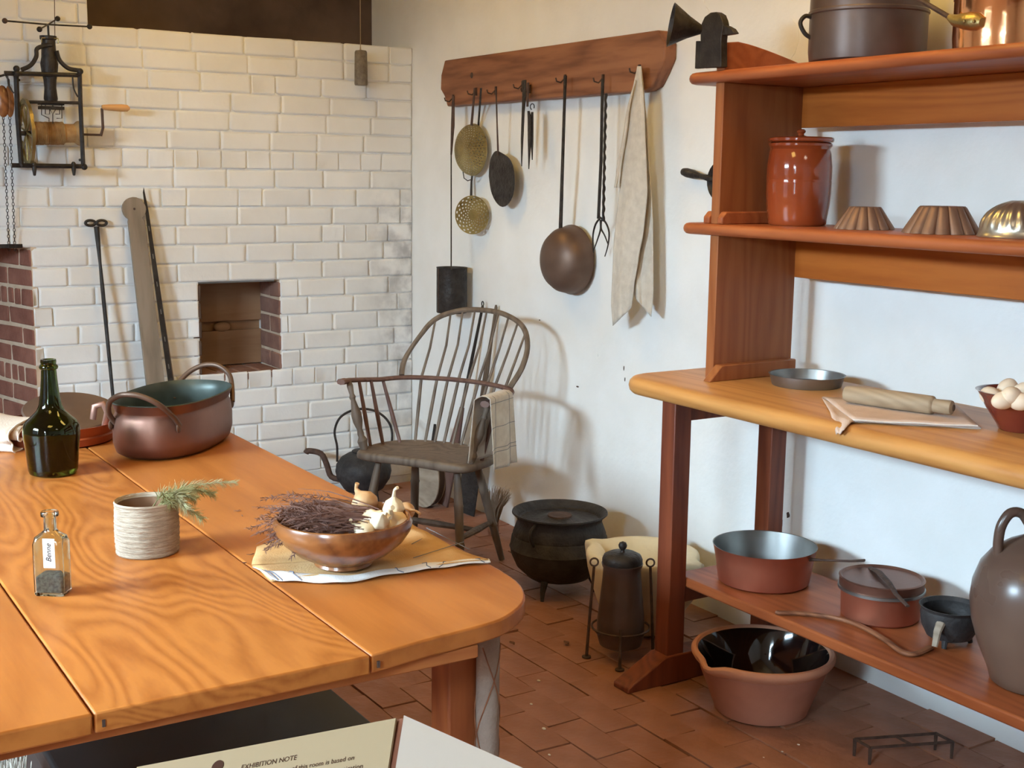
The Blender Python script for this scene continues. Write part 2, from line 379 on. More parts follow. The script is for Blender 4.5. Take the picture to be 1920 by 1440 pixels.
# chips and old repairs in the plaster
def chip(x, z, w, h, dark=False):
    gg = G(); n = 9; rnd = random.Random(int(x*1000+z*77))
    out = [(x + w*(.6+.5*rnd.random())*math.cos(2*PI*k/n), z + h*(.6+.5*rnd.random())*math.sin(2*PI*k/n)) for k in range(n)]
    gg.prism(out, -.0015, .002, lambda a, b, h_: (a, h_, b)); obj('plaster_chip', gg, 'soot_and_shadow' if dark else 'plaster', wall_right, smooth=0)
for px, py, w, h, dk in ((1083, 725, .009, .004, 1), (1170, 690, .0025, .012, 1), (1172, 712, .0025, .01, 1), (1118, 665, .02, .009, 0), (1315, 25, .04, .05, 0), (1480, 75, .05, .06, 0), (1465, 985, .006, .03, 1), (1478, 965, .008, .012, 1), (1012, 600, .004, .003, 1)):
    p = at(px, py, 1, 0); chip(p.x, p.z, w, h, dk)
g = G(); g.box((XN, YF-.3, -.2), (XN+.2, 0, ZC)); struct('wall_near', g, 'plaster')
# window wall: two window openings
wins = ((2.2, 3.2), (4.75, 5.35)); z0w, z1w = .85, 2.1
g = G(); xs = [-.7, 2.2, 3.2, 4.75, 5.35, XN]
for i in range(5):
    if i in (1, 3): g.box((xs[i], YF-.25, -.2), (xs[i+1], YF, z0w)); g.box((xs[i], YF-.25, z1w), (xs[i+1], YF, ZC))
    else: g.box((xs[i], YF-.25, -.2), (xs[i+1], YF, ZC))
struct('wall_far', g, 'plaster')
for i, (a, b) in enumerate(wins):
    g = G(); t = .035
    g.box((a, YF-.05, z0w), (a+t, YF-.01, z1w)); g.box((b-t, YF-.05, z0w), (b, YF-.01, z1w)); g.box((a+t, YF-.05, z0w), (b-t, YF-.01, z0w+t)); g.box((a+t, YF-.05, z1w-t), (b-t, YF-.01, z1w))
    m_ = (a+b)/2; g.box((m_-.012, YF-.045, z0w+t), (m_+.012, YF-.015, z1w-t))
    for q in (.25, .5, .75): zz = lerp(z0w, z1w, q); g.box((a+t, YF-.045, zz-.011), (b-t, YF-.015, zz+.011))
    struct('window_%d' % (i+1), g, 'white_linen')

# ---- brick chimney wall: body with the cupboard niche, the hearth opening and the ledge above
ZT, CH = 2.022, .0797
NY0, NY1, NZ0, NZ1 = -1.026, -.657, .580, .986
YB = -1.445; YJ = -1.704; ZL = 1.150
g = G(); D = -.42
g.box((D, NY1, -.2), (-.006, 0, ZT-.004)); g.box((D, NY0, -.2), (-.006, NY1, NZ0)); g.box((D, NY0, NZ1), (-.006, NY1, ZT-.004))
g.box((D, YJ, -.2), (-.006, NY0, ZT-.004)); g.box((D, YF, ZL), (-.006, YJ, ZT-.004)); g.box((D, YF, ZT-.004), (-.006, YB, ZC)); g.box((D, YF, -.2), (-.006, -3.35, ZL))
wall_left = struct('wall_left', g, 'paint')
g = G(); g.box((-.62, YF, -.2), (D, 0, ZC)); struct('trim_1', g, 'soot_and_shadow')           # sooty back of the ledge and hearth
# painted bricks: a few shared meshes, each a rounded irregular face that stands a little proud
def brick_mesh(L, H, seed, proud=.0026, nu=5, nv=3):
    rnd = random.Random(seed); me = bpy.data.meshes.new('brick'); vs = []; us = [0, .02, .06, .94, .98, 1]; ws = [0, .045, .13, .87, .955, 1]; dip = rnd.randrange(8)
    for j, w in enumerate(ws):
        for i, u in enumerate(us):
            edge = i in (0, 5) or j in (0, 5)
            y = (u-.5)*L + (rnd.uniform(-.003, .003) if not edge else rnd.uniform(-.0015, .0015)); z = (w-.5)*H + rnd.uniform(-.0018, .0018)
            if (i in (0, 5)) and (j in (0, 5)): y *= .985; z *= .93
            if (dip, i < 3, j < 3) in ((0, True, True), (1, True, False), (2, False, True), (3, False, False)) and (i in (0, 1, 4, 5) and j in (0, 1, 4, 5)): y *= .975; z *= .9
            vs.append((-.0056 if edge else proud*rnd.uniform(.0, 1.3), y, z))
    fs = [(j*6+i, j*6+i+1, (j+1)*6+i+1, (j+1)*6+i) for j in range(5) for i in range(5)]
    me.from_pydata(vs, [], fs); me.polygons.foreach_set('use_smooth', [True]*len(fs)); return me
SL, HL = .2235, .108; J = .0035
STR = [brick_mesh(SL-J, CH-J, 10+k) for k in range(8)]; HDR = [brick_mesh(HL-J, CH-J, 30+k) for k in range(5)]
for q in STR+HDR: q.materials.append(M['paint'])
nbr = 0; far_bricks = G()
def put_brick(me, y0, y1, L0, z, x=0.0, par=None):
    global nbr
    if y1-y0 < .02: return
    o = bpy.data.objects.new('brick', me); COL.objects.link(o); o.parent = par or wall_left
    o.location = (x, (y0+y1)/2, z+CH/2); o.scale = (1, (y1-y0-J)/(L0-J), 1); nbr += 1
rnd = random.Random(3)
KMAX = 25
for k in range(-8, KMAX):
    z = ZT-CH*(k+1); zc = z+CH/2
    header = k in (6, 18) ; half = k == 10
    y = -4.25
    y += [0, .11, .045, .16, .02, .09][k % 6]
    while y < 0:
        hd = header or (half and y > -.62) or (rnd.random() < .09)
        L = (HL if hd else SL) + rnd.uniform(-.007, .007); y1 = min(y+L, 0); y1 = 0 if y1 > -.06 else y1; a, b = y, y1
        me = rnd.choice(HDR if (b-a) < .16 else STR); L0 = HL if (b-a) < .16 else SL
        segs = [(a, b)]
        if k < 0: segs = [(a, min(b, YB))] if a < YB else []
        if NZ0 < zc < NZ1: segs = [(p, min(q, NY0)) for p, q in segs if p < NY0] + [(max(p, NY1), q) for p, q in segs if q > NY1]
        if zc < ZL: segs = [(max(p, YJ), q) for p, q in segs if q > YJ] + [(p, min(q, -3.35)) for p, q in segs if p < -3.35]
        for p, q in segs:
            if zc < ZL and p < -3.35: q = min(q, -3.35)
            if q > -1.95 and zc > .15 and zc < 2.25: put_brick(me if q-p > .03 else HDR[0], p, q, L0 if q-p > .03 else HL, z)
            elif q-p > .02:
                cy, sc = (p+q)/2, (q-p-J)/(L0-J); far_bricks.add([(v.co.x, cy+v.co.y*sc, z+CH/2+v.co.z) for v in me.vertices], [tuple(f.vertices) for f in me.polygons])
        y = y1
print('painted bricks', nbr)
o = obj('brickwork', far_bricks, 'paint', wall_left); o['kind'] = 'stuff'
def block(name, g_, m, par, **k): return obj(name, g_, m, par, **k)
def rough_box(g_, a, b, jit, rr):
    st = len(g_.v); g_.box(a, b)
    for i in range(st, len(g_.v)): g_.v[i] = g_.v[i] + Vector((rr.uniform(-jit, jit), rr.uniform(-jit, jit), rr.uniform(-jit, jit)))
# niche: raw brick reveal on the right, left reveal coloured dark for its shadow, brick sill
rr = random.Random(9)
for k in range(5):
    z = NZ0+.004+k*CH+.004; h = CH-.012
    parts = [(-.115, -.004), (-.235, -.124)] if k % 2 == 0 else [(-.235, -.004)]
    if k == 3: parts = [(-.235, -.004)]
    for a, b in parts:
        g = G(); rough_box(g, (a, NY1-.006, z), (b, NY1+.03, z+h), .0025, rr); obj('brick', g, 'brown_brick', wall_left, bevel=.004, seg=1)
    g = G(); rough_box(g, (-.235, NY0-.03, z), (-.002, NY0+.006+rr.uniform(0, .006), z+h), .003, rr); obj('brick', g, 'soot_and_shadow', wall_left, bevel=.004, seg=1)  # shadowed left side of the niche, put into the brick colour
for k in range(4):
    y = NY0+.004+k*.0915; g = G(); rough_box(g, (-.235, y, NZ0-.03), (-.003, y+.086, NZ0+.005), .002, rr); obj('brick', g, 'brown_brick', wall_left, bevel=.004, seg=1)
g = G(); g.box((-.235, NY1-.002, NZ0), (-.008, NY1+.02, NZ1)); g.box((-.235, NY0-.02, NZ0-.02), (-.008, NY1, NZ0-.001)); obj('mortar_bed', g, 'mortar', wall_left)
g = G(); g.box((-.10, NY0, NZ1-.008), (-.02, NY1-.02, NZ1-.002)); obj('iron_lintel', g, 'tinned', wall_left)
# oven door board at the back of the niche with a cut finger hole and a pale knob
t = thing('oven_door', 'brown wooden door board set back in the square brick niche', 'door', (-.24, -.84, NZ0+.006))
g = G(); xo = -.236; y0, y1, zz0, zz1 = NY0+.002, NY1-.002, NZ0+.008, NZ1-.01
hz, hy0, hy1 = .765, -.955, -.67
g.box((xo-.03, y0, zz0), (xo, y1, hz-.022)); g.box((xo-.03, y0, hz+.022), (xo, y1, zz1)); g.box((xo-.03, y0, hz-.022), (xo, hy0, hz+.022)); g.box((xo-.035, hy0, hz-.03), (xo-.026, y1, hz+.03))
obj('door_board', g, 'oven_wood', t)
g = G(); g.ball((xo-.002, -.845, hz-.004), (.02, .040, .022), 16); obj('knob', g, 'oven_wood', t)
# hearth opening: raw red brick jamb splaying inward, lintel bar, arch bricks above it
SP = math.radians(14.5); jd = Vector((-math.cos(SP), -math.sin(SP), 0)); jn = Vector((-jd.y, jd.x, 0))  # along jamb, and out of it
def jam(u, w, z): return Vector((0, YJ, 0)) + jd*u + jn*w + Vector((0, 0, z))
rr = random.Random(4)
for k in range(14):
    z = ZL-.004-CH*(k+1); u = .002; first = True
    while u < .62:
        L = (.105 if (k % 2 == 0) else .215) if first else .215
        if k in (2, 6) and not first: L = .06
        first = False
        g = G(); st = 0
        vs = []
        a, b = u, u+L-.015
        cs = [(a, -.03, z+.005), (b, -.03, z+.005), (b, .004, z+.005), (a, .004, z+.005), (a, -.03, z+CH-.010), (b, -.03, z+CH-.010), (b, .004, z+CH-.010), (a, .004, z+CH-.010)]
        g.add([jam(c0+rr.uniform(-.002, .002), c1+rr.uniform(-.002, .003)*(c1 > 0), c2+rr.uniform(-.002, .002)) for c0, c1, c2 in cs], [(0,3,2,1),(4,5,6,7),(0,1,5,4),(1,2,6,5),(2,3,7,6),(3,0,4,7)])
        obj('brick', g, 'red_brick', wall_left, bevel=.004, seg=1); u += L
g = G(); g.add([jam(0.0, -.03, -.1), jam(.7, -.03, -.1), jam(.7, -.0005, -.1), jam(0, -.0005, -.1), jam(0, -.03, ZL), jam(.7, -.03, ZL), jam(.7, -.0005, ZL), jam(0, -.0005, ZL)], [(0,3,2,1),(4,5,6,7),(0,1,5,4),(1,2,6,5),(2,3,7,6),(3,0,4,7)])
obj('mortar_bed', g, 'mortar', wall_left)
g = G(); g.box((-.11, -3.35, ZL-.004), (.004, YJ-.03, ZL+.012)); obj('lintel_bar', g, 'iron', wall_left, bevel=.002)

# ---- floor bricks: running bond, the nearest three hundred in view are single pieces
FB = []
for q in range(6):
    g = G(); rr = random.Random(q+50); rough_box(g, (-.1085, -.0528, -.03), (.1085, .0528, 0), .0018, rr)
    me = bpy.data.meshes.new('brick'); me.from_pydata([tuple(v) for v in g.v], [], g.f); me.materials.append(M['floor_brick']); FB.append(me)
fl = []
row = 0; y = -.055
while y > -4.2:
    x = .12 + (.11 if row % 2 else 0)
    while x < 7.4: fl.append((x, y)); x += .2205
    y -= .109; row += 1
def seen(x, y):
    v = Vector((x, y, 0))-CAM; z = v.dot(_d)
    if z < .3: return -1
    px, py = 960+FPX*v.dot(_r)/z, 720-FPX*v.dot(_u)/z
    if not (880 < px < 1960 and py < 1480) and not (560 < px <= 880 and 1240 < py < 1480): return -1
    return 1/z
ranked = sorted([(-seen(x, y), x, y) for x, y in fl if seen(x, y) > 0])
near = set((x, y) for _, x, y in ranked[:295])
print('floor bricks', len(ranked), len(fl))
rr = random.Random(12); rest = G()
for x, y in fl:
    h = rr.uniform(-.003, .003); a = rr.uniform(-.012, .012)
    if (x, y) in near:
        o = bpy.data.objects.new('brick', rr.choice(FB)); COL.objects.link(o); o.parent = floor; o.location = (x, y, h-.001); o.rotation_euler = (rr.uniform(-.01, .01), rr.uniform(-.006, .006), a)
    else: rest.box((x-.1085, y-.0528, -.03), (x+.1085, y+.0528, h-.001))
o = obj('brick_paving', rest, 'floor_brick', floor, smooth=0); o['kind'] = 'stuff'

# ================================================================== THE BIG TABLE
TZ = .75; TT = .030
tb = thing('work_table', 'large honey-coloured plank table filling the left foreground', 'table', (2.75, -2.2, 0))
TX0, TX1 = 1.80, 3.695
R_ = .27
pl = [(-2.0, -1.615, 'oak3'), (-2.402, -2.0, 'oak2'), (-2.86, -2.402, 'oak')]
for i, (y0, y1, m) in enumerate(pl):
    gap = .0014
    if i == 0:
        out = [(TX0, y0+gap), (TX1, y0+gap)]
        # front corner worn round
        out += [(p_.x, p_.y) for p_ in curve_pts([(3.68, -1.90, 0), (3.668, -1.79, 0), (3.652, -1.737, 0), (3.608, -1.677, 0), (3.55, -1.64, 0), (3.479, -1.621, 0), (3.35, -1.613, 0)], 20)]
        out += [(TX0+.1, -1.612), (TX0, -1.70)]
    else: out = [(TX0, y0+(gap if i < 2 else 0)), (TX1+.003*i, y0+(gap if i < 2 else 0)), (TX1+.003*i, y1-gap), (TX0, y1-gap)]
    g = G(); g.prism(out, TZ-TT, TZ); obj('plank', g, m, tb, bevel=.0035, smooth=30)
    if i < 2:
        g = G(); g.box((TX0+.02, y0-.009, TZ-.021), (TX1-.004, y0+.003, TZ-.009)); obj('tongue', g, 'rackw', tb)
        g = G(); g.box((TX1-.01, y0+.011, TZ-.022), (TX1+.0015+.003*i, y0+.015, TZ-.012)); obj('peg_slot', g, 'soot_and_shadow', tb)
g = G(); g.box((TX1-.055, -2.80, TZ-TT-.022), (TX1-.025, -1.80, TZ-TT-.0005)); obj('apron', g, 'oak_y', tb, bevel=.002)
g = G(); g.box((TX0+.15, -1.75, TZ-TT-.10), (TX1-.26, -1.72, TZ-TT-.0005)); obj('apron', g, 'red_leg', tb, bevel=.002)
g = G(); g.box((TX0+.15, -2.80, TZ-TT-.10), (TX1-.1, -2.77, TZ-TT-.0005)); obj('apron', g, 'red_leg', tb, bevel=.002)
lx = at(895, 1300, 1, -1.70).x
for (x, y) in ((lx-.066, -1.757), (lx-.066, -2.80), (TX0+.12, -1.76), (TX0+.12, -2.80)):
    g = G(); g.box((x, y, 0), (x+.066, y+.057, TZ-TT-.001)); obj('leg', g, 'red_leg', tb, bevel=.004)

# ================================================================== THE DRESSER
DZ = .885; dr = thing('kitchen_dresser', 'tall orange-brown pine dresser with open shelves over a pale worktop and red legs', 'dresser', (3.3, -.3, 0))
XL, XR = 2.40, 4.62
def nosed(name, x0, x1, y0, y1, z0, z1, m, r):
    """board with a half-round nosing and rounded front corners"""
    g = G(); H = z1-z0; rings = []
    for j in range(7):
        a = -PI/2 + PI*j/6; ins = (H/2)*(1-math.cos(a)); z = (z0+z1)/2 + H/2*math.sin(a)
        rings.append([(p[0], p[1], z) for p in rounded(x0+ins, y0+ins, x1-ins, y1, max(r-ins, .004), 6, (1, 1, .1, .1))])
    n = len(rings[0])
    for rg in rings: g.v += [Vector(p) for p in rg]
    for j in range(6): g.f += [(j*n+k, j*n+(k+1) % n, (j+1)*n+(k+1) % n, (j+1)*n+k) for k in range(n)]
    g.f += [tuple(range(n))[::-1], tuple(6*n+k for k in range(n))]; g.mi = [0]*len(g.f)
    return obj(name, g, m, dr, smooth=50)
nosed('worktop', XL-.03, XR+.04, -.575, -.075, DZ-.052, DZ, 'dress_top', .10)
nosed('shelf', XL+.032, XR-.04, -.415, -.075, 1.293, 1.325, 'dress_x', .05)['label'] = 'middle shelf board'
nosed('shelf', XL+.036, XR-.05, -.415, -.075, 1.711, 1.743, 'dress_x', .05)['label'] = 'top shelf board'
for sx in (0, 1):
    x0 = 2.556 if not sx else 4.43; x1 = x0+.034
    for z0, z1 in ((DZ, 1.293), (1.325, 1.711)):
        g = G(); g.box((x0, -.392, z0), (x1, -.092, z1)); obj('side_board', g, 'dress_z', dr, bevel=.002)
    g = G(); out = [(-.392, 1.743), (-.392, 1.817), (-.345, 1.822)] + [(-.345+.27*k/8, 1.822-.055*(k/8)**1.3) for k in range(1, 9)] + [(-.075, 1.743)]
    g.prism(out, x0, x1, lambda a, b, h: (h, a, b)); obj('shaped_top', g, 'dress_x', dr, bevel=.002)
    xs = x1 if not sx else x0-.03
    # little blocks that lock the side boards in place
    def cleat(xa, xb, z, h=.035):
        g = G(); out = [(-.40, z), (-.40, z+h*.55), (-.385, z+h), (-.12, z+h), (-.1, z)]
        g.prism(out, xa, xb, lambda a, b, hh: (hh, a, b)); obj('cleat', g, 'dress_x', dr, bevel=.004)
    cleat(x1, x1+.022, 1.325); cleat(x0-.024, x0, 1.325)
    g = G(); g.prism([(-.43, DZ), (-.385, DZ+.045), (-.10, DZ+.045), (-.10, DZ)], x1, x1+.03, lambda a, b, hh: (hh, a, b)); obj('cleat', g, 'dress_z', dr, bevel=.003)
for z0, z1 in ((1.168, 1.293), (1.597, 1.711)):
    g = G(); g.box((2.565, -.094, z0), (4.46, -.074, z1)); obj('back_rail', g, 'dress_rail', dr, bevel=.002)
LX0, LX1 = 2.527, 2.587
for sx, (a, b) in enumerate(((LX0, LX1), (4.41, 4.47))):
    g = G(); g.box((a, -.522, .055), (b, -.462, DZ-.052)); obj('leg', g, 'dress_leg', dr, bevel=.003)
    g = G(); g.box((a, -.150, .055), (b, -.090, DZ-.052)); obj('leg', g, 'dress_leg', dr, bevel=.003)
    g = G(); g.box((a+.01, -.462, DZ-.052-.062), (b-.01, -.15, DZ-.052)); obj('cross_rail', g, 'dress_leg', dr, bevel=.002)
    g = G(); g.box((a+.008, -.462, .235), (b-.008, -.15, .28)); obj('cross_rail', g, 'dress_leg', dr, bevel=.002)
    g = G(); out = [(-.665, 0), (-.665, .016), (-.53, .085), (-.07, .085), (.0-.03, .05), (-.03, 0)]
    g.prism(out, a-.006, b+.006, lambda p, q, h: (h, p, q)); obj('foot', g, 'dress_leg', dr, bevel=.004)
g = G(); g.box((LX0+.002, -.46, .28), (4.47, -.095, .31)); obj('lower_shelf', g, 'dress_x', dr, bevel=.006, seg=3)

# ================================================================== UTENSIL RACK
rk = thing('utensil_rack', 'old brown beam with iron hooks fixed to the white wall over the chair', 'rack', (1.14, 0, 1.74))
g = G(); x0, x1, za, zb = .378, 1.90, 1.742, 1.936
out = [(x0+.045, za), (1.80, za), (1.835, za+.012), (1.87, za+.055), (x1, za+.10), (x1, za+.15), (1.865, zb-.012), (1.86, zb), (x0+.02, zb), (x0-.012, zb-.06), (x0-.016, zb-.12), (x0+.018, za+.045)]
rr = random.Random(2)
g.prism(out, -.052, -.001, lambda a, b, h: (a, h, b)); obj('beam', g, 'rackw', rk, bevel=.005, seg=2)
def hook(px, py, w=.007, up=.012):
    p = at(px, py, 1, -.055); g = G()
    g.box((p.x-w/2, -.060, p.z-.02), (p.x+w/2, -.052, p.z+up))
    g.tube([(p.x, -.056, p.z), (p.x, -.075, p.z-.018), (p.x, -.094, p.z-.014), (p.x, -.098, p.z-.002)], .003, 6)
    obj('hook', g, 'rust', rk); return p
hk = {}
for key, px, py in (('tin', 850, 183), ('colander', 893, 170), ('spade', 930, 168), ('knife', 980, 158), ('tongs', 994, 165), ('ladle', 1060, 146), ('fork', 1131, 146), ('towel', 1199, 128)):
    hk[key] = hook(px, py)
g = G(); g.ball((.63, -.052, 1.86), (.012, .003, .012), 10); obj('bolt', g, 'soot_and_shadow', rk)

# ================================================================== WINDSOR CHAIR
CH_RZ = math.radians(29.9)
ch = thing('windsor_armchair', 'dark brown bow-back Windsor armchair standing in the corner against the white wall', 'chair', (1.225, -.552, 0), CH_RZ)
def P3(x, y, z): return Vector((x, y, z))
g = G(); st = []
so = [(-.245, -.16), (-.235, -.205), (-.19, -.222), (-.10, -.212), (0, -.20), (.10, -.212), (.19, -.222), (.235, -.205), (.245, -.16), (.262, -.02), (.235, .10), (.16, .172), (.08, .197), (0, .203), (-.08, .197), (-.16, .172), (-.235, .10), (-.262, -.02)]
n = len(so); lev = [(.93, .400), (1.0, .412), (1.0, .432), (.965, .442), (.75, .434), (.35, .427)]
for s_, z in lev: g.v += [P3(a*s_, b*s_, z) for a, b in so]
for j in range(len(lev)-1): g.f += [(j*n+k, j*n+(k+1) % n, (j+1)*n+(k+1) % n, (j+1)*n+k) for k in range(n)]
g.f += [tuple(range(n))[::-1], tuple((len(lev)-1)*n+k for k in range(n))]; g.mi = [0]*len(g.f)
obj('seat', g, 'chairw', ch, local=True, smooth=60, sub=1)
AZ = .665
rail = curve_pts([(-.30, -.235, AZ), (-.297, -.14, AZ), (-.288, 0, AZ), (-.235, .14, AZ+.002), (-.13, .208, AZ+.004), (0, .228, AZ+.006), (.13, .208, AZ+.004), (.235, .14, AZ+.002), (.288, 0, AZ), (.297, -.14, AZ), (.30, -.235, AZ)], 60)
g = G(); m_ = len(rail); g.tube(rail, [.019 if (i < 3 or i > m_-4) else .0145 for i in range(m_)], 8, flat=.62, up=(0, 0, 1)); obj('arm_rail', g, 'chair_red', ch, local=True)
def railpt(t):  # t in -1..1 along the back part of the rail
    i = (t+1)/2*(m_-1); k = min(int(i), m_-2); return rail[k].lerp(rail[k+1], i-k)
bow = curve_pts([(-.235, .145, AZ+.01), (-.262, .185, .755), (-.262, .225, .84), (-.215, .262, .915), (-.115, .288, .958), (0, .296, .97), (.115, .288, .958), (.215, .262, .915), (.262, .225, .84), (.262, .185, .755), (.235, .145, AZ+.01)], 60)
g = G(); g.tube(bow, .0115, 8); obj('bow', g, 'chairw', ch, local=True)
def bowpt(x):
    half = len(bow)//2; best = min(bow[10:-10], key=lambda p: abs(p.x-x)); return best
for k in range(9):
    u = (k-4)/4
    a = P3(.148*u, .172-.035*u*u, .436); b = min(rail[12:-12], key=lambda p: abs(p.x-(.182*u+.022))).copy(); c = bowpt(.225*u+.012)
    g = G(); g.tube([a, a.lerp(b, .5), b, b.lerp(c, .5), c], [.0062, .0075, .0062, .0056, .0048], 7); obj('spindle', g, 'chairw', ch, local=True)
for s_ in (-1, 1):
    for k in range(3):
        a = P3(s_*(.236-.022*k*k*.5-.004*k), -.075+.075*k, .436); b = P3(s_*(.292-.007*k), -.105+.085*k, AZ)
        g = G(); g.tube([a, a.lerp(b, .45), b], [.007, .0088, .0065], 7); obj('spindle', g, 'chair_red', ch, local=True)
    a = P3(s_*.222, -.15, .436); b = P3(s_*.293, -.185, AZ)
    g = G(); prof = [(0, .013), (.08, .017), (.14, .02), (.2, .0115), (.24, .013), (.3, .0105), (.42, .019), (.52, .0205), (.62, .014), (.72, .009), (.76, .013), (.8, .009), (.92, .0125), (1, .0085)]
    g.tube([a.lerp(b, t) for t, r in prof], [r for t, r in prof], 10); obj('arm_post', g, 'chairw', ch, local=True)
def leg_(x, y, dx, dy):
    a = P3(x, y, .405); b = P3(x+dx, y+dy, 0)
    prof = [(0, .011), (.12, .0145), (.30, .0175), (.315, .0195), (.33, .0175), (.55, .0165), (.64, .0165), (.655, .019), (.67, .016), (1, .012)]
    g = G(); g.tube([a.lerp(b, t) for t, r in prof], [r for t, r in prof], 10); obj('leg', g, 'chairw', ch, local=True); return a, b
L1 = leg_(-.165, -.135, -.055, -.075); L2 = leg_(.165, -.135, .055, -.075); L3 = leg_(-.13, .105, -.065, .115); L4 = leg_(.13, .105, .065, .115)
for A, B_ in ((L1, L3), (L2, L4)):
    a = A[0].lerp(A[1], .60); b = B_[0].lerp(B_[1], .62); g = G(); g.tube([a, a.lerp(b, .5), b], [.009, .0135, .009], 8); obj('stretcher', g, 'chairw', ch, local=True)
a = L1[0].lerp(L1[1], .60).lerp(L3[0].lerp(L3[1], .62), .5); b = L2[0].lerp(L2[1], .60).lerp(L4[0].lerp(L4[1], .62), .5)
g = G(); g.tube([a, a.lerp(b, .5), b], [.009, .0135, .009], 8); obj('stretcher', g, 'chairw', ch, local=True)

def warp(v):
    k = min(1, max(0, (v.z-.44)/.2)); t_ = max(0, min(1, (v.z-.67)/.20)); t_ = t_*t_*(3-2*t_); return Vector((v.x*1.019*(1-.118*t_)+.028*t_, v.y*.813+.145*max(0, v.z-.43), (v.z if v.z < .69 else .69+(v.z-.69)*.88)+.026*k*max(0, min(1, -v.x/.3))*max(.25, min(1, (.12-v.y)/.3))))
for o_ in [q for q in COL.objects if q.parent == ch]:
    for v_ in o_.data.vertices: v_.co = warp(v_.co)
# checked towel over the arm on the right
CM = ch.matrix_basis.copy()
def carm(x, y, z): return CM @ (warp(Vector((x, y, AZ)))+Vector((0, 0, z-AZ)))
g = G()
def tw(u, v):
    # v runs over the arm: 0 = inner hem, then over the rail, 1 = outer hem; u along the arm
    y = -.25+.205*u; L1_, L2_ = .235, .25; s = v*(L1_+.05+L2_)
    wob = .007*math.sin(u*9+v*3)
    if s < L1_: return carm(.275-.006*math.sin(u*6)-.02*(L1_-s)/L1_ - .012, y*1.0+wob, AZ+.02-(L1_-s))
    if s < L1_+.05: q = (s-L1_)/.05; a = PI*(1-q); return carm(.299+.026*math.cos(a)+.002, y+wob*.3, AZ+.016+.014*math.sin(a))
    q = (s-L1_-.05)/L2_; return carm(.327+.014*q+.008*math.sin(u*11+2)*q, y+wob*q+.02*q*(u-.3), AZ+.018-q*L2_)
g.sheet(tw, 16, 40)
ct = obj('checked_towel', g, 'linen', solid=.0025, smooth=60)
tag(ct, 'off-white tea towel with thin dark check lines hung over the armchair arm', 'towel')
for v0 in (.15, .18, .33, .56, .72, .86, .885):
    g = G(); nrm = (CM.to_3x3() @ Vector((1, 0, 0)))
    sg = -1 if v0 < .42 else 1
    g.tube([Vector(tw(u/20, v0)) + nrm*sg*.0016 for u in range(21)], .0011, 4); obj('stripe', g, 'grey_thread', ct)
for u0 in (.82, .22):
    for lo, hi in ((.02, .40), (.5, .98)):
        g = G(); g.tube([Vector(tw(u0, lerp(lo, hi, q/24))) + nrm*(-1 if lo < .3 else 1)*.0016 for q in range(25)], .0009, 4); obj('stripe', g, 'grey_thread', ct)

# ================================================================== ON THE BIG TABLE
c = at(103, 872, 2, TZ) + Vector((.075, -.046, 0)) + _r*.027
c.z = TZ
t = thing('wine_bottle', 'squat dark green glass wine bottle with a long tapered neck on the table', 'bottle', (c.x, c.y, TZ))
ext = [(.0005, .014), (.03, .004), (.046, 0), (.054, .004), (.057, .012), (.0585, .03), (.061, .06), (.0645, .088), (.0655, .100), (.064, .115), (.057, .127), (.044, .138), (.032, .150), (.026, .164), (.022, .19), (.0188, .22), (.0172, .246), (.0205, .248), (.0218, .252), (.0198, .257), (.0172, .259), (.0182, .265), (.0172, .27)]
prof = ext + [(.0125, .27), (.0128, .246), (.0145, .22), (.018, .19), (.022, .165), (.028, .151), (.040, .137), (.0525, .125), (.0595, .113), (.0608, .100), (.060, .088), (.0565, .06), (.054, .03), (.050, .016), (.03, .012), (.0005, .020)]
g = G(); g.lathe([(r*.98, z+.0003) for r, z in prof], (c.x, c.y, TZ), 40); obj('glass_body', g, 'green_glass', t)
g = G(); g.lathe([(.0005, .0205), (.03, .0125), (.0485, .0165), (.0525, .03), (.055, .06), (.0583, .086), (.0005, .086)], (c.x, c.y, TZ), 32); obj('wine', g, 'wine', t)

# small apothecary bottle
c = at(100, 1112, 2, TZ); rz = math.radians(32+24)
t = thing('apothecary_bottle', 'small clear square glass bottle with a paper label and grey seeds inside', 'bottle', (c.x, c.y, TZ), rz)
def sq(w, d, z, r=.006, n=4): return [Vector((p[0], p[1], z)) for p in rounded(-w/2, -d/2, w/2, d/2, min(r, w/2.05, d/2.05), n)]
def loft(rings, cap=True):
    g_ = G(); n = len(rings[0])
    for q in rings: g_.v += q
    g_.f = [(j*n+k, j*n+(k+1) % n, (j+1)*n+(k+1) % n, (j+1)*n+k) for j in range(len(rings)-1) for k in range(n)]
    if cap: g_.f += [tuple(range(n))[::-1], tuple((len(rings)-1)*n+k for k in range(n))]
    g_.mi = [0]*len(g_.f); return g_
o_ = [sq(.049, .036, .0004), sq(.052, .039, .004), sq(.052, .039, .088), sq(.048, .035, .099, .010), sq(.030, .026, .106, .0125), sq(.021, .021, .110, .0105), sq(.0205, .0205, .132, .0102), sq(.029, .029, .134, .0145), sq(.029, .029, .140, .0145), sq(.027, .027, .1415, .0135), sq(.014, .014, .1415, .007), sq(.014, .014, .112, .007), sq(.024, .020, .104, .010), sq(.045, .032, .096, .008), sq(.047, .034, .088, .004), sq(.047, .034, .006, .004)]
obj('glass_body', loft(o_), 'clear_glass', t, local=True)
obj('seeds', loft([sq(.0455, .0325, .0065, .004), sq(.0455, .0325, .032, .004), sq(.030, .022, .038, .004)]), 'seed', t, local=True)
g = G(); g.box((-.006, -.0206, .050), (.014, -.0197, .100)); pl_ = obj('paper_label', g, 'paper', t, local=True)
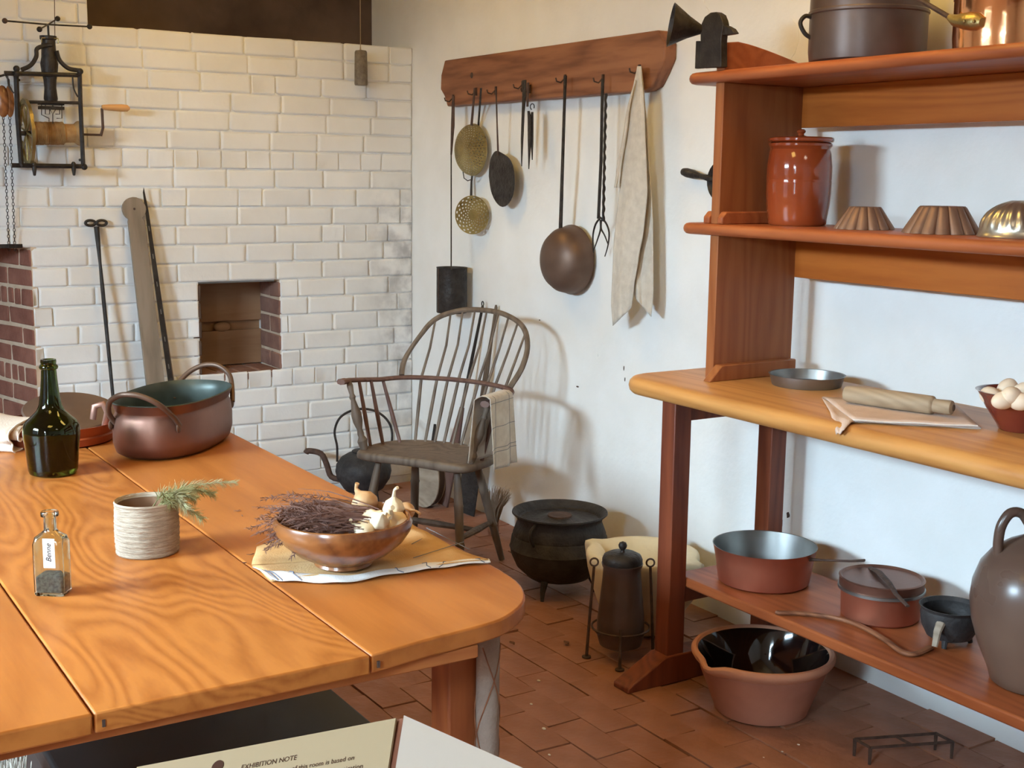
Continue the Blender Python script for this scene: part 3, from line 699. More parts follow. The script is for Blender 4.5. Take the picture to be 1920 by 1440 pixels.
def text(name, s, size, mtx, m, parent, shear=0, ext=.0001):
    cu = bpy.data.curves.new(name, 'FONT'); cu.body = s; cu.size = size; cu.shear = shear; cu.extrude = ext; cu.align_x = 'LEFT'; cu.resolution_u = 3
    tmp = bpy.data.objects.new(name, cu); COL.objects.link(tmp)
    me = bpy.data.meshes.new_from_object(tmp); bpy.data.objects.remove(tmp); me.materials.clear(); me.materials.append(M[m])
    o = bpy.data.objects.new(name, me); COL.objects.link(o); o.parent = parent; o.matrix_local = mtx; return o
m4 = Matrix.Translation((.0075, -.0208, .060)) @ (Matrix.Rotation(PI/2, 4, 'X') @ Matrix.Rotation(PI/2, 4, 'Z'))
text('handwriting', 'Benne', .0125, m4, 'ink', pl_, .35, .00008)

# straw basket with a sprig
c = at(277, 1034, 2, TZ)
t = thing('straw_basket', 'small round pale straw basket holding a green herb sprig', 'basket', (c.x, c.y, TZ))
g = G(); n = 72
def weave(q, r, z): return r + .0009*math.sin(q*36+z*1100) + .0007*math.sin(z*1600), z
pf = [(.054, 0)] + [(.0565+.0015*math.sin(z*30), z) for z in [.002+.0028*i for i in range(34)]]
g.lathe([(.0005, .0005)] + pf, (c.x, c.y, TZ), n, fn=weave); obj('basket_wall', g, 'basket', t, smooth=60)
g = G(); g.lathe([(.0572, .0935), (.0585, .097), (.0565, .1), (.0535, .097), (.053, .092)], (c.x, c.y, TZ), 48); obj('rim', g, 'basket', t)
g = G(); g.lathe([(.054, .095), (.053, .006), (.0005, .005)], (c.x, c.y, TZ), 40); obj('lining', g, 'basket_in', t)
def frond(g_, P, L, n_, rr, spread=1.0, r0=.0005, curl=.3):
    """needles set along a stem"""
    m_ = len(P)
    for i in range(n_):
        f = (i+.5)/n_*(m_-1); k = min(int(f), m_-2); p = P[k].lerp(P[k+1], f-k); tdir = (P[k+1]-P[k]).normalized()
        a = tdir.orthogonal().normalized(); q = rr.uniform(0, 2*PI); side = a*math.cos(q) + tdir.cross(a)*math.sin(q)
        l = L*rr.uniform(.5, 1.1)*(1-.5*f/(m_-1)); d = (tdir*rr.uniform(.5, 1.1) + side*spread*rr.uniform(.5, 1)).normalized()
        g_.tube([p, p+d*l*.55, p+d*l+Vector((0, 0, -l*curl*rr.random()))], [r0, r0*.8, r0*.3], 3)
rr = random.Random(5)
top = at(277, 950, 2, TZ+.1)
t2 = thing('herb_sprig', 'feathery green rosemary-like sprig sticking out of the straw basket', 'herb', (c.x, c.y, TZ+.02))
stems = []
for (ex, ey, hz, off) in ((443, 905, .105, 0), (400, 925, .10, .006), (378, 972, .07, -.008), (350, 955, .09, .01), (320, 945, .10, -.004), (365, 935, .10, .0)):
    e = at(ex, ey, 2, TZ+hz); s0 = Vector((c.x-.02, c.y-.01+off, TZ+.03)); mid = Vector((c.x+.01, c.y+.02+off, TZ+.11)).lerp(e, .25)
    P = curve_pts([s0, mid, mid.lerp(e, .55)+Vector((0, 0, .006)), e], 20); stems.append(P)
g = G(); g2 = G()
for i, P in enumerate(stems):
    g.tube(P, [lerp(.0013, .0004, k/(len(P)-1)) for k in range(len(P))], 4)
    frond(g if i % 3 else g2, P[5:], .030 if i else .026, 260, rr, 1.0)
obj('stem', g, 'herb', t2); obj('needles', g2, 'herb_pale', t2)['kind'] = 'stuff'

# wooden bowl on a striped cloth
cl = Vector((3.30, -1.80, TZ))
def cloth_edge():
    pass
corner = [at(472, 1066, 2, TZ), at(508, 1092, 2, TZ), at(640, 1085, 2, TZ), at(916, 1057, 2, TZ), Vector((3.20, -1.632, TZ)), at(770, 984, 2, TZ), Vector((3.07, -1.80, TZ)), Vector((3.1, -1.95, TZ))]
cen = Vector((3.24, -1.82, TZ)); g = G()
def cloth_pt(u, v):
    # u around the outline, v from centre to edge
    m_ = len(corner); f = (u % 1)*m_; k = int(f) % m_; e = corner[k].lerp(corner[(k+1) % m_], f-int(f))
    p = cen.lerp(e, v); return Vector((p.x, p.y, TZ+.002+.0035*v**4*(1+math.sin(u*40))))
g.sheet(cloth_pt, 64, 10); cb = obj('striped_napkin', g, 'warm_lit_cloth', solid=.0016, smooth=60)  # warm-lit top coloured tan, cool-lit front edge added in white
tag(cb, 'napkin tinted tan for warm light, white blue-striped front fold, under the wooden bowl', 'napkin')
fa = [at(a, b, 2, TZ+.004) for a, b in ((473, 1064), (500, 1070), (560, 1074), (640, 1080), (720, 1070), (800, 1058), (860, 1052), (914, 1050))]
fb = [at(a, b, 2, TZ+.002) for a, b in ((508, 1090), (530, 1091), (590, 1094), (650, 1094), (730, 1080), (800, 1070), (860, 1062), (920, 1056))]
FA, FB_ = curve_pts(fa, 56), curve_pts(fb, 56); nf = len(FA)-1
def fold_pt(u, v):
    i = min(int(round(u*nf)), nf); p = FA[i].lerp(FB_[i], v); return Vector((p.x, p.y, TZ+.0045+.004*math.sin(PI*min(1, v*1.05))+.0012*math.sin(u*37)))
g = G(); g.sheet(fold_pt, nf, 5); fd = obj('front_fold', g, 'white_linen', cb, solid=.0014, smooth=60)
for u, du in ((.10, .0), (.135, .0), (.25, -.02), (.60, .02), (.70, .03), (.80, -.03), (.93, .03)):
    g = G(); g.tube([fold_pt(u+du*q/4, q/4)+Vector((0, 0, .0012)) for q in range(5)], .0009, 4); obj('stripe', g, 'blue_thread', fd)
for a, b in (((870, 1016), (775, 1046)), ((815, 998), (772, 1020)), ((800, 990), (880, 1030))):
    P0, P1 = at(*a, 2, TZ+.006), at(*b, 2, TZ+.006); g = G(); g.tube([P0, P1], .0008, 4); obj('stripe', g, 'grey_thread', cb)
bc = Vector((3.285, -1.856, TZ+.006))
t = thing('wooden_bowl', 'wide turned brown wooden bowl with an incurved rim on the striped napkin', 'bowl', bc)
prof = [(.0005, .0), (.048, .0), (.052, .003), (.05, .008), (.06, .013), (.085, .026), (.108, .046), (.1215, .066), (.1245, .079), (.1205, .0885), (.117, .0895), (.1155, .085), (.1175, .076), (.113, .062), (.098, .042), (.07, .022), (.03, .014), (.0005, .013)]
g = G(); g.lathe(prof, bc, 56); obj('bowl_body', g, 'bowlwood', t)
rr = random.Random(8)
# dried herb bundle in the left of the bowl
t = thing('dried_herb_bundle', 'bundle of purplish-brown dried herb twigs spilling over the left rim of the bowl', 'herb', bc+Vector((-.02, -.06, .05)))
g = G(); left = -_r; back = Vector((_d.x, _d.y, 0)).normalized()
for i in range(260):
    a = bc + Vector((0, 0, .055)) - left*rr.uniform(-.035, .06) + back*rr.uniform(-.035, .075) + Vector((0, 0, rr.uniform(.0, .042)))
    L = rr.uniform(.05, .15); fan = rr.uniform(-.55, .35)
    d = (left + back*fan + Vector((0, 0, rr.uniform(-.08, .30)))).normalized()
    m_ = a + d*L*.55; e = a + d*L + Vector((0, 0, -rr.uniform(.0, .035)*(L/.12)))
    e.z = max(e.z, TZ+.012); P = curve_pts([a, m_, e], 8)
    g.tube(P, [.0011, .001, .001, .0009, .0008, .0007, .0006, .0005, .0004][:len(P)], 3)
    if i % 2 == 0: frond(g, P[len(P)//3:], .014, 26, rr, 1.4, .0009, .2)
obj('twigs', g, 'dryherb', t)['kind'] = 'stuff'
g = G(); rr = random.Random(18)
for (px, py) in ((445, 958), (455, 968), (470, 1040), (462, 1055), (480, 1050), (585, 930), (578, 935), (500, 1020)):
    p = at(px, py, 2, TZ+.0015)
    for q in range(4): a = rr.uniform(0, 2*PI); g.tube([p, p+Vector((.008*math.cos(a), .008*math.sin(a), .001))], [.0009, .0004], 3)
tag(obj('fallen_twig_bits', g, 'dryherb'), 'dry twig crumbs fallen on the table around the wooden bowl', 'crumbs', kind='stuff')
# garlic and onion bulbs
def bulb(px, py, dz, r, m, label, tilt, stem, seg=True):
    p = at(px, py, 2, bc.z+dz); t = thing('garlic_bulb', label, 'garlic', p, 0, 'garlic and onion bulbs in the wooden bowl')
    R3 = RX(tilt[0]) @ RY(tilt[1]); g = G()
    prof = [(.0005, -r*.78), (r*.35, -r*.8), (r*.8, -r*.55), (r, -r*.05), (r*.86, r*.42), (r*.5, r*.78), (r*.24, r*1.05), (r*.16, r*1.35)]
    g.lathe(prof, p, 28, ax=R3, fn=(lambda q, rr_, z: (rr_*(1+.055*math.cos(q*7)), z)) if seg else None); obj('bulb', g, m, t)
    a = p + R3 @ Vector((0, 0, r*1.2)); b = a + R3 @ Vector((r*.12, 0, r*stem)); cc = b + R3 @ Vector((r*.35, r*.1, r*stem*.5))
    g = G(); g.tube([a, b, cc], [r*.20, r*.13, r*.17], 8); obj('neck', g, m, t)
bulb(684, 944, .085, .026, 'onion', 'brown papery onion at the back of the garlic pile', (.2, -.9), .22, False)
bulb(700, 982, .072, .027, 'garlic', 'smooth pale garlic bulb in the middle of the pile pointing up right', (-.3, .9), .5)
bulb(738, 952, .092, .020, 'garlic', 'small garlic bulb with an upright yellow neck topmost of the pile', (.1, .25), .75)
bulb(742, 985, .066, .027, 'garlic', 'plump yellowish garlic bulb at the right rim of the bowl', (.5, .3), .5)
bulb(712, 975, .088, .018, 'garlic', 'little white garlic bulb in front with a pointed neck tip', (.2, .8), .5)
bulb(684, 996, .068, .020, 'garlic', 'split garlic bulb showing its cloves at the front left of the pile', (.9, -.4), .3)
bulb(762, 958, .070, .017, 'onion', 'small tan bulb with a long dry stalk pointing right', (.0, 1.3), 1.2, False)

# oval copper pot
pc = Vector((2.11, -1.795, TZ)); pr = math.radians(-41)
t = thing('oval_copper_pot', 'large dull oval copper pot with two big loop handles and greenish inside on the table', 'pot', pc, pr)
def oval(a, b, z, n=48, p=2.5):
    out = []
    for k in range(n):
        q = 2*PI*k/n; c_, s_ = math.cos(q), math.sin(q); out.append(Vector((a*abs(c_)**(2/p)*(1 if c_ > 0 else -1), b*abs(s_)**(2/p)*(1 if s_ > 0 else -1), z)))
    return out
A_, B0 = .212, .122
rg = [oval(A_*.2, B0*.2, .001), oval(A_*.86, B0*.84, .0005), oval(A_*.96, B0*.95, .012), oval(A_*.995, B0*1.0, .035), oval(A_, B0, .07), oval(A_*.985, B0*.97, .100), oval(A_*.955, B0*.93, .112), oval(A_*.965, B0*.95, .116), oval(A_*1.0, B0*.99, .132), oval(A_*1.015, B0*1.01, .137)]
gi = loft(rg, False); obj('pot_body', gi, 'copper', t, local=True, smooth=60)
ri = [oval(A_*1.015, B0*1.01, .137), oval(A_*1.0, B0*.985, .139), oval(A_*.975, B0*.96, .132), oval(A_*.935, B0*.91, .113), oval(A_*.96, B0*.95, .09), oval(A_*.96, B0*.95, .03), oval(A_*.85, B0*.82, .006), oval(A_*.1, B0*.1, .005)]
obj('tin_lining', loft(ri, False), 'verdigris', t, local=True, smooth=60)
for s_ in (1, -1):
    P = [(s_*A_*.82, -.078, .088), (s_*A_*.92, -.082, .115), (s_*(A_+.018), -.062, .150), (s_*(A_+.035), -.03, .170), (s_*(A_+.04), 0, .175), (s_*(A_+.035), .03, .170), (s_*(A_+.018), .062, .150), (s_*A_*.92, .082, .115), (s_*A_*.82, .078+.012, .088)]
    g = G(); g.tube(curve_pts(P, 40), .0068, 10); h = obj('loop_handle', g, 'copper_dark', t, local=True)
    for w in (-1, 1):
        g = G(); g.ball((s_*A_*.83, w*(.088), .083), (.011, .005, .013), 12); obj('rivet_plate', g, 'copper_dark', h, local=True)

# shallow brown pan behind, and a dark lid leaning in it
c = Vector((1.905, -2.04, TZ)); t = thing('shallow_copper_pan', 'shallow reddish copper pan behind the green bottle with a strap handle', 'pan', c)
g = G(); g.lathe(shell([(.13, .0005), (.137, .004), (.142, .022), (.138, .026), (.146, .045), (.149, .052)], .003), c, 48); obj('pan_body', g, 'copper_red', t)
sd = (Vector((0, 0, 0))-left)
g = G(); hh = c - left*.118 + Vector((0, 0, .045)) ; g.tube([hh+Vector((0, 0, -.02)) , hh-left*.012+Vector((0, 0, .03)), hh-left*.0+Vector((0, 0, .052)), hh+left*.022+Vector((0, 0, .045)), hh+left*.028+Vector((0, 0, .01))], .009, 8, flat=.35); obj('strap_handle', g, 'copper', t)
g = G(); ax = RZ(math.radians(-32)) @ RX(math.radians(58)) 
lc = c + Vector((-.06, .045, .058)); t3 = thing('leaning_pan_lid', 'dark brown round lid tilted up inside the shallow pan behind the bottle', 'lid', lc)
g = G(); g.lathe([(.0005, 0), (.12, -.002), (.124, .002), (.12, .006), (.0005, .009)], lc+Vector((0, 0, .004)), 40, ax=RZ(math.radians(58-90+32)) @ RY(math.radians(14))); obj('lid_plate', g, 'copper_dark', t3)

# cream cloth roll at the left edge
t = thing('folded_cloth', 'cream cloth loosely rolled with its folded end showing at the left edge of the table', 'cloth', (1.9, -2.2, TZ))
axd = Vector((-.75, -.66, 0)).normalized(); axd = (at(0, 800, 2, TZ+.05)-at(60, 840, 2, TZ)).normalized(); axd.z = 0
e0 = at(26, 848, 2, TZ); sidev = Vector((-axd.y, axd.x, 0))
if sidev.dot(_d) < 0: sidev = -sidev
roll = [(-.005, .001), (.02, .0015), (.040, .008), (.045, .022), (.034, .031), (.016, .026), (.006, .033), (.012, .047), (.034, .055), (.058, .052), (.068, .038), (.061, .024), (.07, .012), (.12, .008), (.16, .012), (.19, .03), (.185, .055), (.15, .068), (.10, .07), (.05, .066), (.02, .062), (-.012, .052), (-.02, .036), (-.008, .022), (-.014, .008), (-.005, .001)]
RP = curve_pts([(a, 0, b) for a, b in roll], 120)
g = G()
g.sheet(lambda u, v: e0 + sidev*RP[int(u*(len(RP)-1))].x*(1+.15*v) + Vector((0, 0, max(.001, RP[int(u*(len(RP)-1))].z*(1+.10*math.sin(v*6+u*5))))) + axd*(v*.34-.012*math.sin(u*7)), len(RP)-1, 14)
obj('cloth_roll', g, 'cream_linen', t, solid=.002, smooth=60)
g = G(); g.tube([e0 + sidev*p.x + Vector((0, 0, max(.001, p.z))) - axd*.012*math.sin(i/(len(RP)-1)*7) for i, p in enumerate(RP)], .0024, 5); obj('hem', g, 'white_linen', t)

# ================================================================== BELOW AND BEFORE THE TABLE
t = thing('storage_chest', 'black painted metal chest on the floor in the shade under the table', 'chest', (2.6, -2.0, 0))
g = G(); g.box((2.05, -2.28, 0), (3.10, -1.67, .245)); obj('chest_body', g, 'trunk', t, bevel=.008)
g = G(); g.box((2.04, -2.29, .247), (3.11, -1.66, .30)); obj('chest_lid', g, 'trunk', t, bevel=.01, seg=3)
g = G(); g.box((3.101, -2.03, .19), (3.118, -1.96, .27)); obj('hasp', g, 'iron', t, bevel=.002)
t = thing('whisk_broom', 'pale straw whisk broom standing under the left corner of the table', 'broom', (2.93, -2.44, 0))
g = G(); rr = random.Random(31); b0 = at(18, 1440, 2, .30); b0 = Vector((b0.x, b0.y-.02, 0)); t.location = b0
for i in range(420):
    a = rr.uniform(0, 2*PI); q = math.sqrt(rr.random()); x = .075*q*math.cos(a); y = .05*q*math.sin(a)
    g.tube([b0+Vector((x*.5, y*.5, .002)), b0+Vector((x*.8, y*.8, .17)), b0+Vector((x*1.05+rr.uniform(-.01, .01), y*1.05+rr.uniform(-.01, .01), .30+rr.uniform(-.02, .03)))], [.0018, .0016, .0012], 3)
obj('bristles', g, 'palebristle', t)['kind'] = 'stuff'
g = G(); g.lathe([(.0005, .001), (.042, .001), (.047, .02), (.05, .035), (.0005, .036)], b0, 24, sy=.7); obj('binding', g, 'string', t)
# roll of pale netting beside the corner leg
p = at(914, 1300, 1, -1.69); zt = .715
t = thing('netted_linen_roll', 'tall grey-beige linen roll laced with crossing cords beside the corner leg of the table', 'cloth', (p.x, -1.69, 0))
g = G(); g.lathe([(.0005, .001), (.018, .001), (.0215, .01), (.020, .2), (.0205, .45), (.0205, .70), (.019, zt), (.0005, zt)], (p.x, -1.69, 0), 20, fn=lambda q, r, z: (r*(1+.04*math.sin(3*q+z*9)), z)); obj('linen_roll', g, 'dull_netting', t)
for s_ in (1, -1):
    for ph in (0, PI):
        g = G(); g.tube([Vector((p.x+.0218*math.cos(ph+s_*z*16), -1.69+.0218*math.sin(ph+s_*z*16), z)) for z in [.02+.0225*i for i in range(29)]], .0012, 4); obj('cord', g, 'rackw', t)

# information stand nearest to the camera: two sloping cards
def hpl(px, py, P0, n):
    v = _d + _r*((px-960)/FPX) + _u*((720-py)/FPX); return CAM + v*((P0-CAM).dot(n)/v.dot(n))
S0 = at(751, 1347, 2, 1.085)
def face(az, tilt=40):
    a = math.radians(-32+az); tt = math.radians(tilt); return Vector((math.sin(tt)*math.cos(a), math.sin(tt)*math.sin(a), math.cos(tt)))
nL, nR = face(-40), face(10, 32)
stand = thing('information_stand', 'dark brown wooden reading stand with two sloping faces nearest the camera', 'stand', (S0.x+.1, S0.y-.02, 0))
def card(name, label, m, n, pc_, pa, pb, w, h):
    """rectangle with a corner at pixel pc_, one edge heading for pa, the other for pb"""
    c0 = hpl(*pc_, S0, n); e1 = (hpl(*pa, S0, n)-c0).normalized(); e2 = (hpl(*pb, S0, n)-c0); e2 = (e2-e1*e2.dot(e1)*(1 if name != 'blank_card' else 0)).normalized()
    g = G(); V = [c0, c0+e1*w, c0+e1*w+e2*h, c0+e2*h]; g.add([v+n*.0005 for v in V]+[v+n*.0025 for v in V], [(0,3,2,1),(4,5,6,7),(0,1,5,4),(1,2,6,5),(2,3,7,6),(3,0,4,7)])
    ctr = (V[0]+V[2])/2; t_ = thing(name, label, 'sign', ctr); q = obj('card_sheet', g, m, t_, smooth=0)
    g = G(); V2 = [v + (ctr-v)*.02 for v in V]; g.add([v-n*.018 for v in V2]+[v-n*.0002 for v in V2], [(0,3,2,1),(4,5,6,7),(0,1,5,4),(1,2,6,5),(2,3,7,6),(3,0,4,7)])
    obj('sloping_board', g, 'lectern', stand, smooth=0)
    return t_, q, c0, e1, e2
t1, q1, c0, e1, e2 = card('printed_note_card', 'cream printed exhibition note card on the left face of the stand', 'card', nL, (745, 1350), (400, 1415), (728, 1440), .215, .28)
# lettering of the note
inv = world_of(t1).inverted()
def line(s, px, py, size, ital=0, bold=0):
    p = hpl(px, py, S0, nL) + nL*.0028; X = -e1; Y = -e2
    mtx = Matrix(((X.x, Y.x, nL.x, p.x), (X.y, Y.y, nL.y, p.y), (X.z, Y.z, nL.z, p.z), (0, 0, 0, 1)))
    o = text('lettering', s, size, Matrix.Identity(4), 'print', q1, ital, .00003 + bold*0); o.matrix_local = inv @ mtx
    o.scale = (1, 1, 1)
line('EXHIBITION NOTE', 455, 1447, .0054, 0); line('of this room is based on', 550, 1449, .0050); line('and investigation', 602, 1458, .0050)
g = G(); pm = hpl(412, 1441, S0, nL)
g.add([pm + nL*.0027 + e1*.005*math.cos(2*PI*k/20) + e2*.005*math.sin(2*PI*k/20) for k in range(20)] + [pm + nL*.0030 + e1*.005*math.cos(2*PI*k/20) + e2*.005*math.sin(2*PI*k/20) for k in range(20)], [tuple(range(20))[::-1], tuple(range(20, 40))] + [(k, (k+1) % 20, (k+1) % 20+20, k+20) for k in range(20)])
obj('round_emblem', g, 'print', q1)
t2_, q2, c2, f1, f2 = card('blank_card', 'plain pale grey card on the right face of the stand', 'card_white', nR, (757, 1345), (960, 1435), (742, 1440), .215, .28)
bmid = Vector((c0.x+.02, c0.y-.02, 0)); low = c0 + e2*.12 - nL*.03
# post and foot of the stand, and the ridge between its two boards
r0, r1 = c0.lerp(c2, .5), (c0+e2*.26).lerp(c2+f2*.26, .5)
g = G(); g.tube([r0 - nL*.006 - nR*.004, r1 - nL*.006 - nR*.004], .010, 8); obj('ridge', g, 'lectern', stand)
pp = Vector((r1.x, r1.y, 0)); g = G(); g.box((pp.x-.03, pp.y-.03, .02), (pp.x+.03, pp.y+.03, r1.z-.05)); obj('post', g, 'lectern', stand, bevel=.004)
g = G(); g.box((pp.x-.2, pp.y-.2, .001), (pp.x+.2, pp.y+.2, .03)); obj('foot', g, 'lectern', stand, bevel=.006)

# ================================================================== ON AND BY THE BRICK WALL
def A(px, py, x): return at(px, py, 0, x)
XJ = .105
t = thing('clockwork_spit_jack', 'black iron clockwork spit jack with a cord drum and crank mounted on the brick wall', 'spit jack', A(90, 315, 0.0))
def bar(name, P, r, m='iron', par=None, n=6, flat=1.0, up=None):
    g = G(); g.tube(P, r, n, flat=flat, up=up); return obj(name, g, m, par or t)
K = XJ+.045; B_ = .045
for xx in (K, B_):
    bar('frame_post', [A(30, 135, xx), A(33, 220, xx), A(40, 308, xx)], .0095, n=4)
    bar('frame_post', [A(149, 135, xx), A(151, 200, xx), A(156, 312, xx)], .0085, n=4)
    bar('bottom_rail', [A(22, 310, xx), A(160, 312, xx)], .0088, n=4)
    bar('top_rail', [A(8, 137, xx), A(150, 141, xx)], .0085, n=8)
for px, py in ((32, 138), (150, 138), (40, 310), (156, 312)): bar('tie_rod', [A(px, py, B_-.01), A(px, py, K+.012)], .006)
for px, py in ((32, 138), (150, 134), (158, 313), (31, 129)):
    g = G(); g.ball(A(px, py, K+.012), .0125, 10); obj('knob', g, 'iron', t)
# bell-shaped saddle and central column
for xx in (K,):
    bar('saddle_arm', curve_pts([A(40, 131, xx), A(58, 122, xx), A(68, 106, xx), A(69, 92, xx), A(82, 86, xx), A(98, 84, xx)], 20), .008)
    bar('saddle_arm', curve_pts([A(148, 132, xx), A(128, 128, xx), A(112, 113, xx), A(106, 95, xx)], 20), [.0075]*21 if False else .0085)
ce = A(93, 110, XJ+.02)
cb_ = A(93, 135, XJ+.02)
g = G(); s_ = .0023
g.lathe([(.0005, -.115), (.022, -.115), (.026, -.10), (.022, -.06), (.024, -.03), (.030, 0), (.033, .03), (.028, .055), (.026, .10), (.026, .118), (.031, .122), (.031, .134), (.0005, .136)], (cb_.x, cb_.y, cb_.z), 20); obj('column', g, 'iron', t)
for dz in (-.118, -.135):
    g = G(); g.box((cb_.x-.02, cb_.y-.045, cb_.z+dz-.006), (cb_.x+.02, cb_.y+.045, cb_.z+dz+.006)); obj('cross_plate', g, 'iron', t)
bar('cross_rail', [A(50, 191, K), A(150, 193, K)], .006)
# little yoke on top and the flywheel with four weighted arms
for a, b in (((78, 72), (78, 80)), ((109, 72), (109, 82)), ((78, 71), (109, 72))): bar('yoke', [A(*a, K), A(*b, K)], .002, 'brass')
bar('spindle', [A(92, 84, XJ+.02), A(90, 48, XJ+.02)], .0042)
hub = A(90, 46, XJ+.02)
for (px, py, dx) in ((9, 39, .0), (168, 50, .02), (74, 55, .13), (108, 35, -.10)):
    e = A(px, py, XJ+.02+dx); bar('flywheel_arm', [hub, e], .0032)
    g = G(); g.ball(e, .0105, 10); obj('arm_weight', g, 'iron' if px != 9 else 'rust', t)
bar('tall_wire', [A(103, 75, XJ), A(102, -10, XJ)], .0014, 'rust')
# looped ironwork below the column
for P in ([(78, 190), (78, 215), (92, 222), (92, 228)], [(116, 190), (116, 222), (106, 222)], [(85, 190), (85, 214), (93, 214), (93, 200)], [(104, 214), (112, 214), (112, 200)], [(99, 198), (94, 206), (99, 214), (104, 206), (99, 198)], [(99, 214), (99, 232)]):
    bar('scroll_wire', [A(*q, K-.01) for q in P], .0018)
bar('side_spring', curve_pts([A(136, 142, K), A(138, 165, K), A(146, 182, K)], 10), .003)
bar('side_spring', curve_pts([A(14, 142, K), A(16, 160, K), A(26, 175, K)], 10), .003)
# drum with cord, gear wheel, crank
d0, d1 = A(58, 250, XJ), A(148, 250, XJ); g = G(); dv = (d1-d0); Ld = dv.length; axr = Vector((0, 0, 1)).rotation_difference(dv.normalized()).to_matrix()
prof = [(.0005, 0), (.050, 0), (.050, .008)] + [(.0425+.0028*math.sin(k*1.9), .012+k*(Ld*.62)/60) for k in range(60)] + [(.040, Ld*.68), (.036, Ld*.70), (.036, Ld*.9), (.046, Ld*.96), (.048, Ld), (.0005, Ld)]
g.lathe(prof, d0, 28, ax=axr); obj('cord_drum', g, 'rope', t)
w0 = A(50, 248, XJ+.0)
g = G(); n = 36; R1, R2 = .125, .108
g.lathe([(R2, -.005), (R1, -.006), (R1, .006), (R2, .005), (R2, -.005)], w0, n, ax=axr, fn=lambda q, r, z: (r*(1+.02*(int(q*n/(2*PI)+.01) % 2)) if r > .12 else r, z)); obj('gear_wheel', g, 'brass', t)
for k in range(4):
    a = PI*k/4+.2; v = axr @ Vector((math.cos(a), math.sin(a), 0)); bar('gear_spoke', [w0-v*R2, w0+v*R2], .004, 'brass')
bar('arbor', [A(38, 250, XJ), A(60, 250, XJ)], .009)
bar('crank_shaft', [A(150, 252, XJ), A(188, 253, XJ)], .0045, 'rust')
bar('crank_arm', [A(189, 255, XJ), A(193, 240, XJ), A(191, 203, XJ)], .0055, 'rust')
g = G(); h0, h1 = A(191, 201, XJ), A(243, 203, XJ); g.tube([h0.lerp(h1, q) for q in (0, .06, .3, .7, .92, 1)], [.008, .010, .0125, .0145, .013, .006], 12); obj('crank_handle', g, 'pale_handle', t)
for px in (64, 138):
    g = G(); p = A(px, 312, K); g.lathe([(.0005, -.036), (.005, -.034), (.0085, -.012), (.0085, .012), (.004, .018), (.0005, .018)], p, 10); obj('foot_bolt', g, 'iron', t)
# bracket back to the wall
for px, py in ((40, 300), (150, 300), (35, 150), (149, 150)): bar('wall_bracket', [A(px, py, B_-.01), A(px, py, -.004)], .006)

# pulley block with two chains at the far left
t = thing('pulley_block', 'reddish wooden pulley block with two hanging chains at the left edge', 'pulley', A(12, 190, XJ))
for px, w in ((5, .026), (18, .017)):
    p = A(px, 190, XJ); g = G(); g.ball(p, (w*.8, w, .060), 18); obj('wooden_shell', g, 'bowlwood', t)
g = G(); g.tube([A(-8, 145, XJ), A(10, 140, XJ), A(16, 150, XJ), A(17, 172, XJ)], .0045, 6); obj('hanger_hook', g, 'iron', t)
def chain(P0, P1, par, link=.016, r=.0012):
    g = G(); v = P1-P0; n = int(v.length/(link*.78)); up = v.normalized()
    for i in range(n):
        c_ = P0 + v*((i+.5)/n); s = Vector((0, 1, 0)) if i % 2 else Vector((1, 0, 0))
        g.tube([c_ + up*math.cos(2*PI*k/8)*link*.5 + s*math.sin(2*PI*k/8)*link*.27 for k in range(8)], r, 4, closed=True)
    o = obj('chain', g, 'iron', par); return o
chain(A(6, 212, XJ), A(17, 470, .02), t); chain(A(18, 212, XJ), A(28, 470, .02), t)

# hanging weight over the bricks
t = thing('hanging_weight', 'mottled lead cylinder weight hanging on a cord in front of the brick ledge', 'weight', A(677, 160, .07))
p0, p1 = A(677, 160, .07), A(676, 95, .07); g = G(); hh = p1.z-p0.z
g.lathe([(.0005, 0), (.027, 0), (.029, .005), (.0285, hh*.5), (.027, hh-.006), (.024, hh), (.006, hh+.003), (.0005, hh+.004)], p0, 24); obj('weight_body', g, 'wax', t)
g = G(); g.tube([p1+Vector((0, 0, .002)), p1+Vector((0, 0, .02)), Vector((p1.x, p1.y, ZC-.01))], [.0035, .0018, .0018], 6); obj('cord', g, 'string', t)

# long tools leaning on the bricks
def lean(p_top, p_mid):
    """continue the line through two points down to the floor"""
    k = p_top.z/(p_top.z-p_mid.z); return p_top + (p_mid-p_top)*k
T, Bt = A(181, 425, .028), A(211, 735, .10); F0 = lean(T, Bt); F0.z = .003
t = thing('fire_hook', 'thin black iron rod with a pierced double-loop top leaning leftmost on the bricks', 'fire iron', F0)
g = G(); g.tube([T.lerp(F0, q) for q in (0, .04, .12, .2, .6, 1)], [.011, .010, .0062, .0085, .0068, .0062], 8); obj('rod', g, 'iron', t)
tp = A(180, 418, .028)
for dy in (-1, 1):
    e = tp + Vector((0, dy*.0225, 0)); g = G(); g.tube([e + Vector((0, .0195*math.cos(2*PI*k/16), .0105*math.sin(2*PI*k/16))) for k in range(16)], .0062, 6, closed=True); obj('end_loop', g, 'iron', t)
T, Bt = A(251, 392, .03), A(290, 715, .105); F0 = lean(T, Bt); F0.z = .001
t = thing('wooden_paddle', 'flat weathered wooden paddle with a round disc top leaning on the bricks', 'paddle', F0)
ud = (T-F0).normalized(); sd_ = Vector((0, 1, 0)); sd_ = (sd_-ud*sd_.dot(ud)).normalized(); nd = sd_.cross(ud)
if nd.x < 0: nd = -nd
H_ = (T-F0).length; w = .040; out = [(-w*1.05, 0), (w*1.05, 0), (w*.92, H_-.05)]
for k in range(19): a = -.95+ (PI+1.9)*k/18; out.append((.0485*math.cos(a), H_+.0485*math.sin(a)))
out.append((-w*.92+.006, H_-.05))
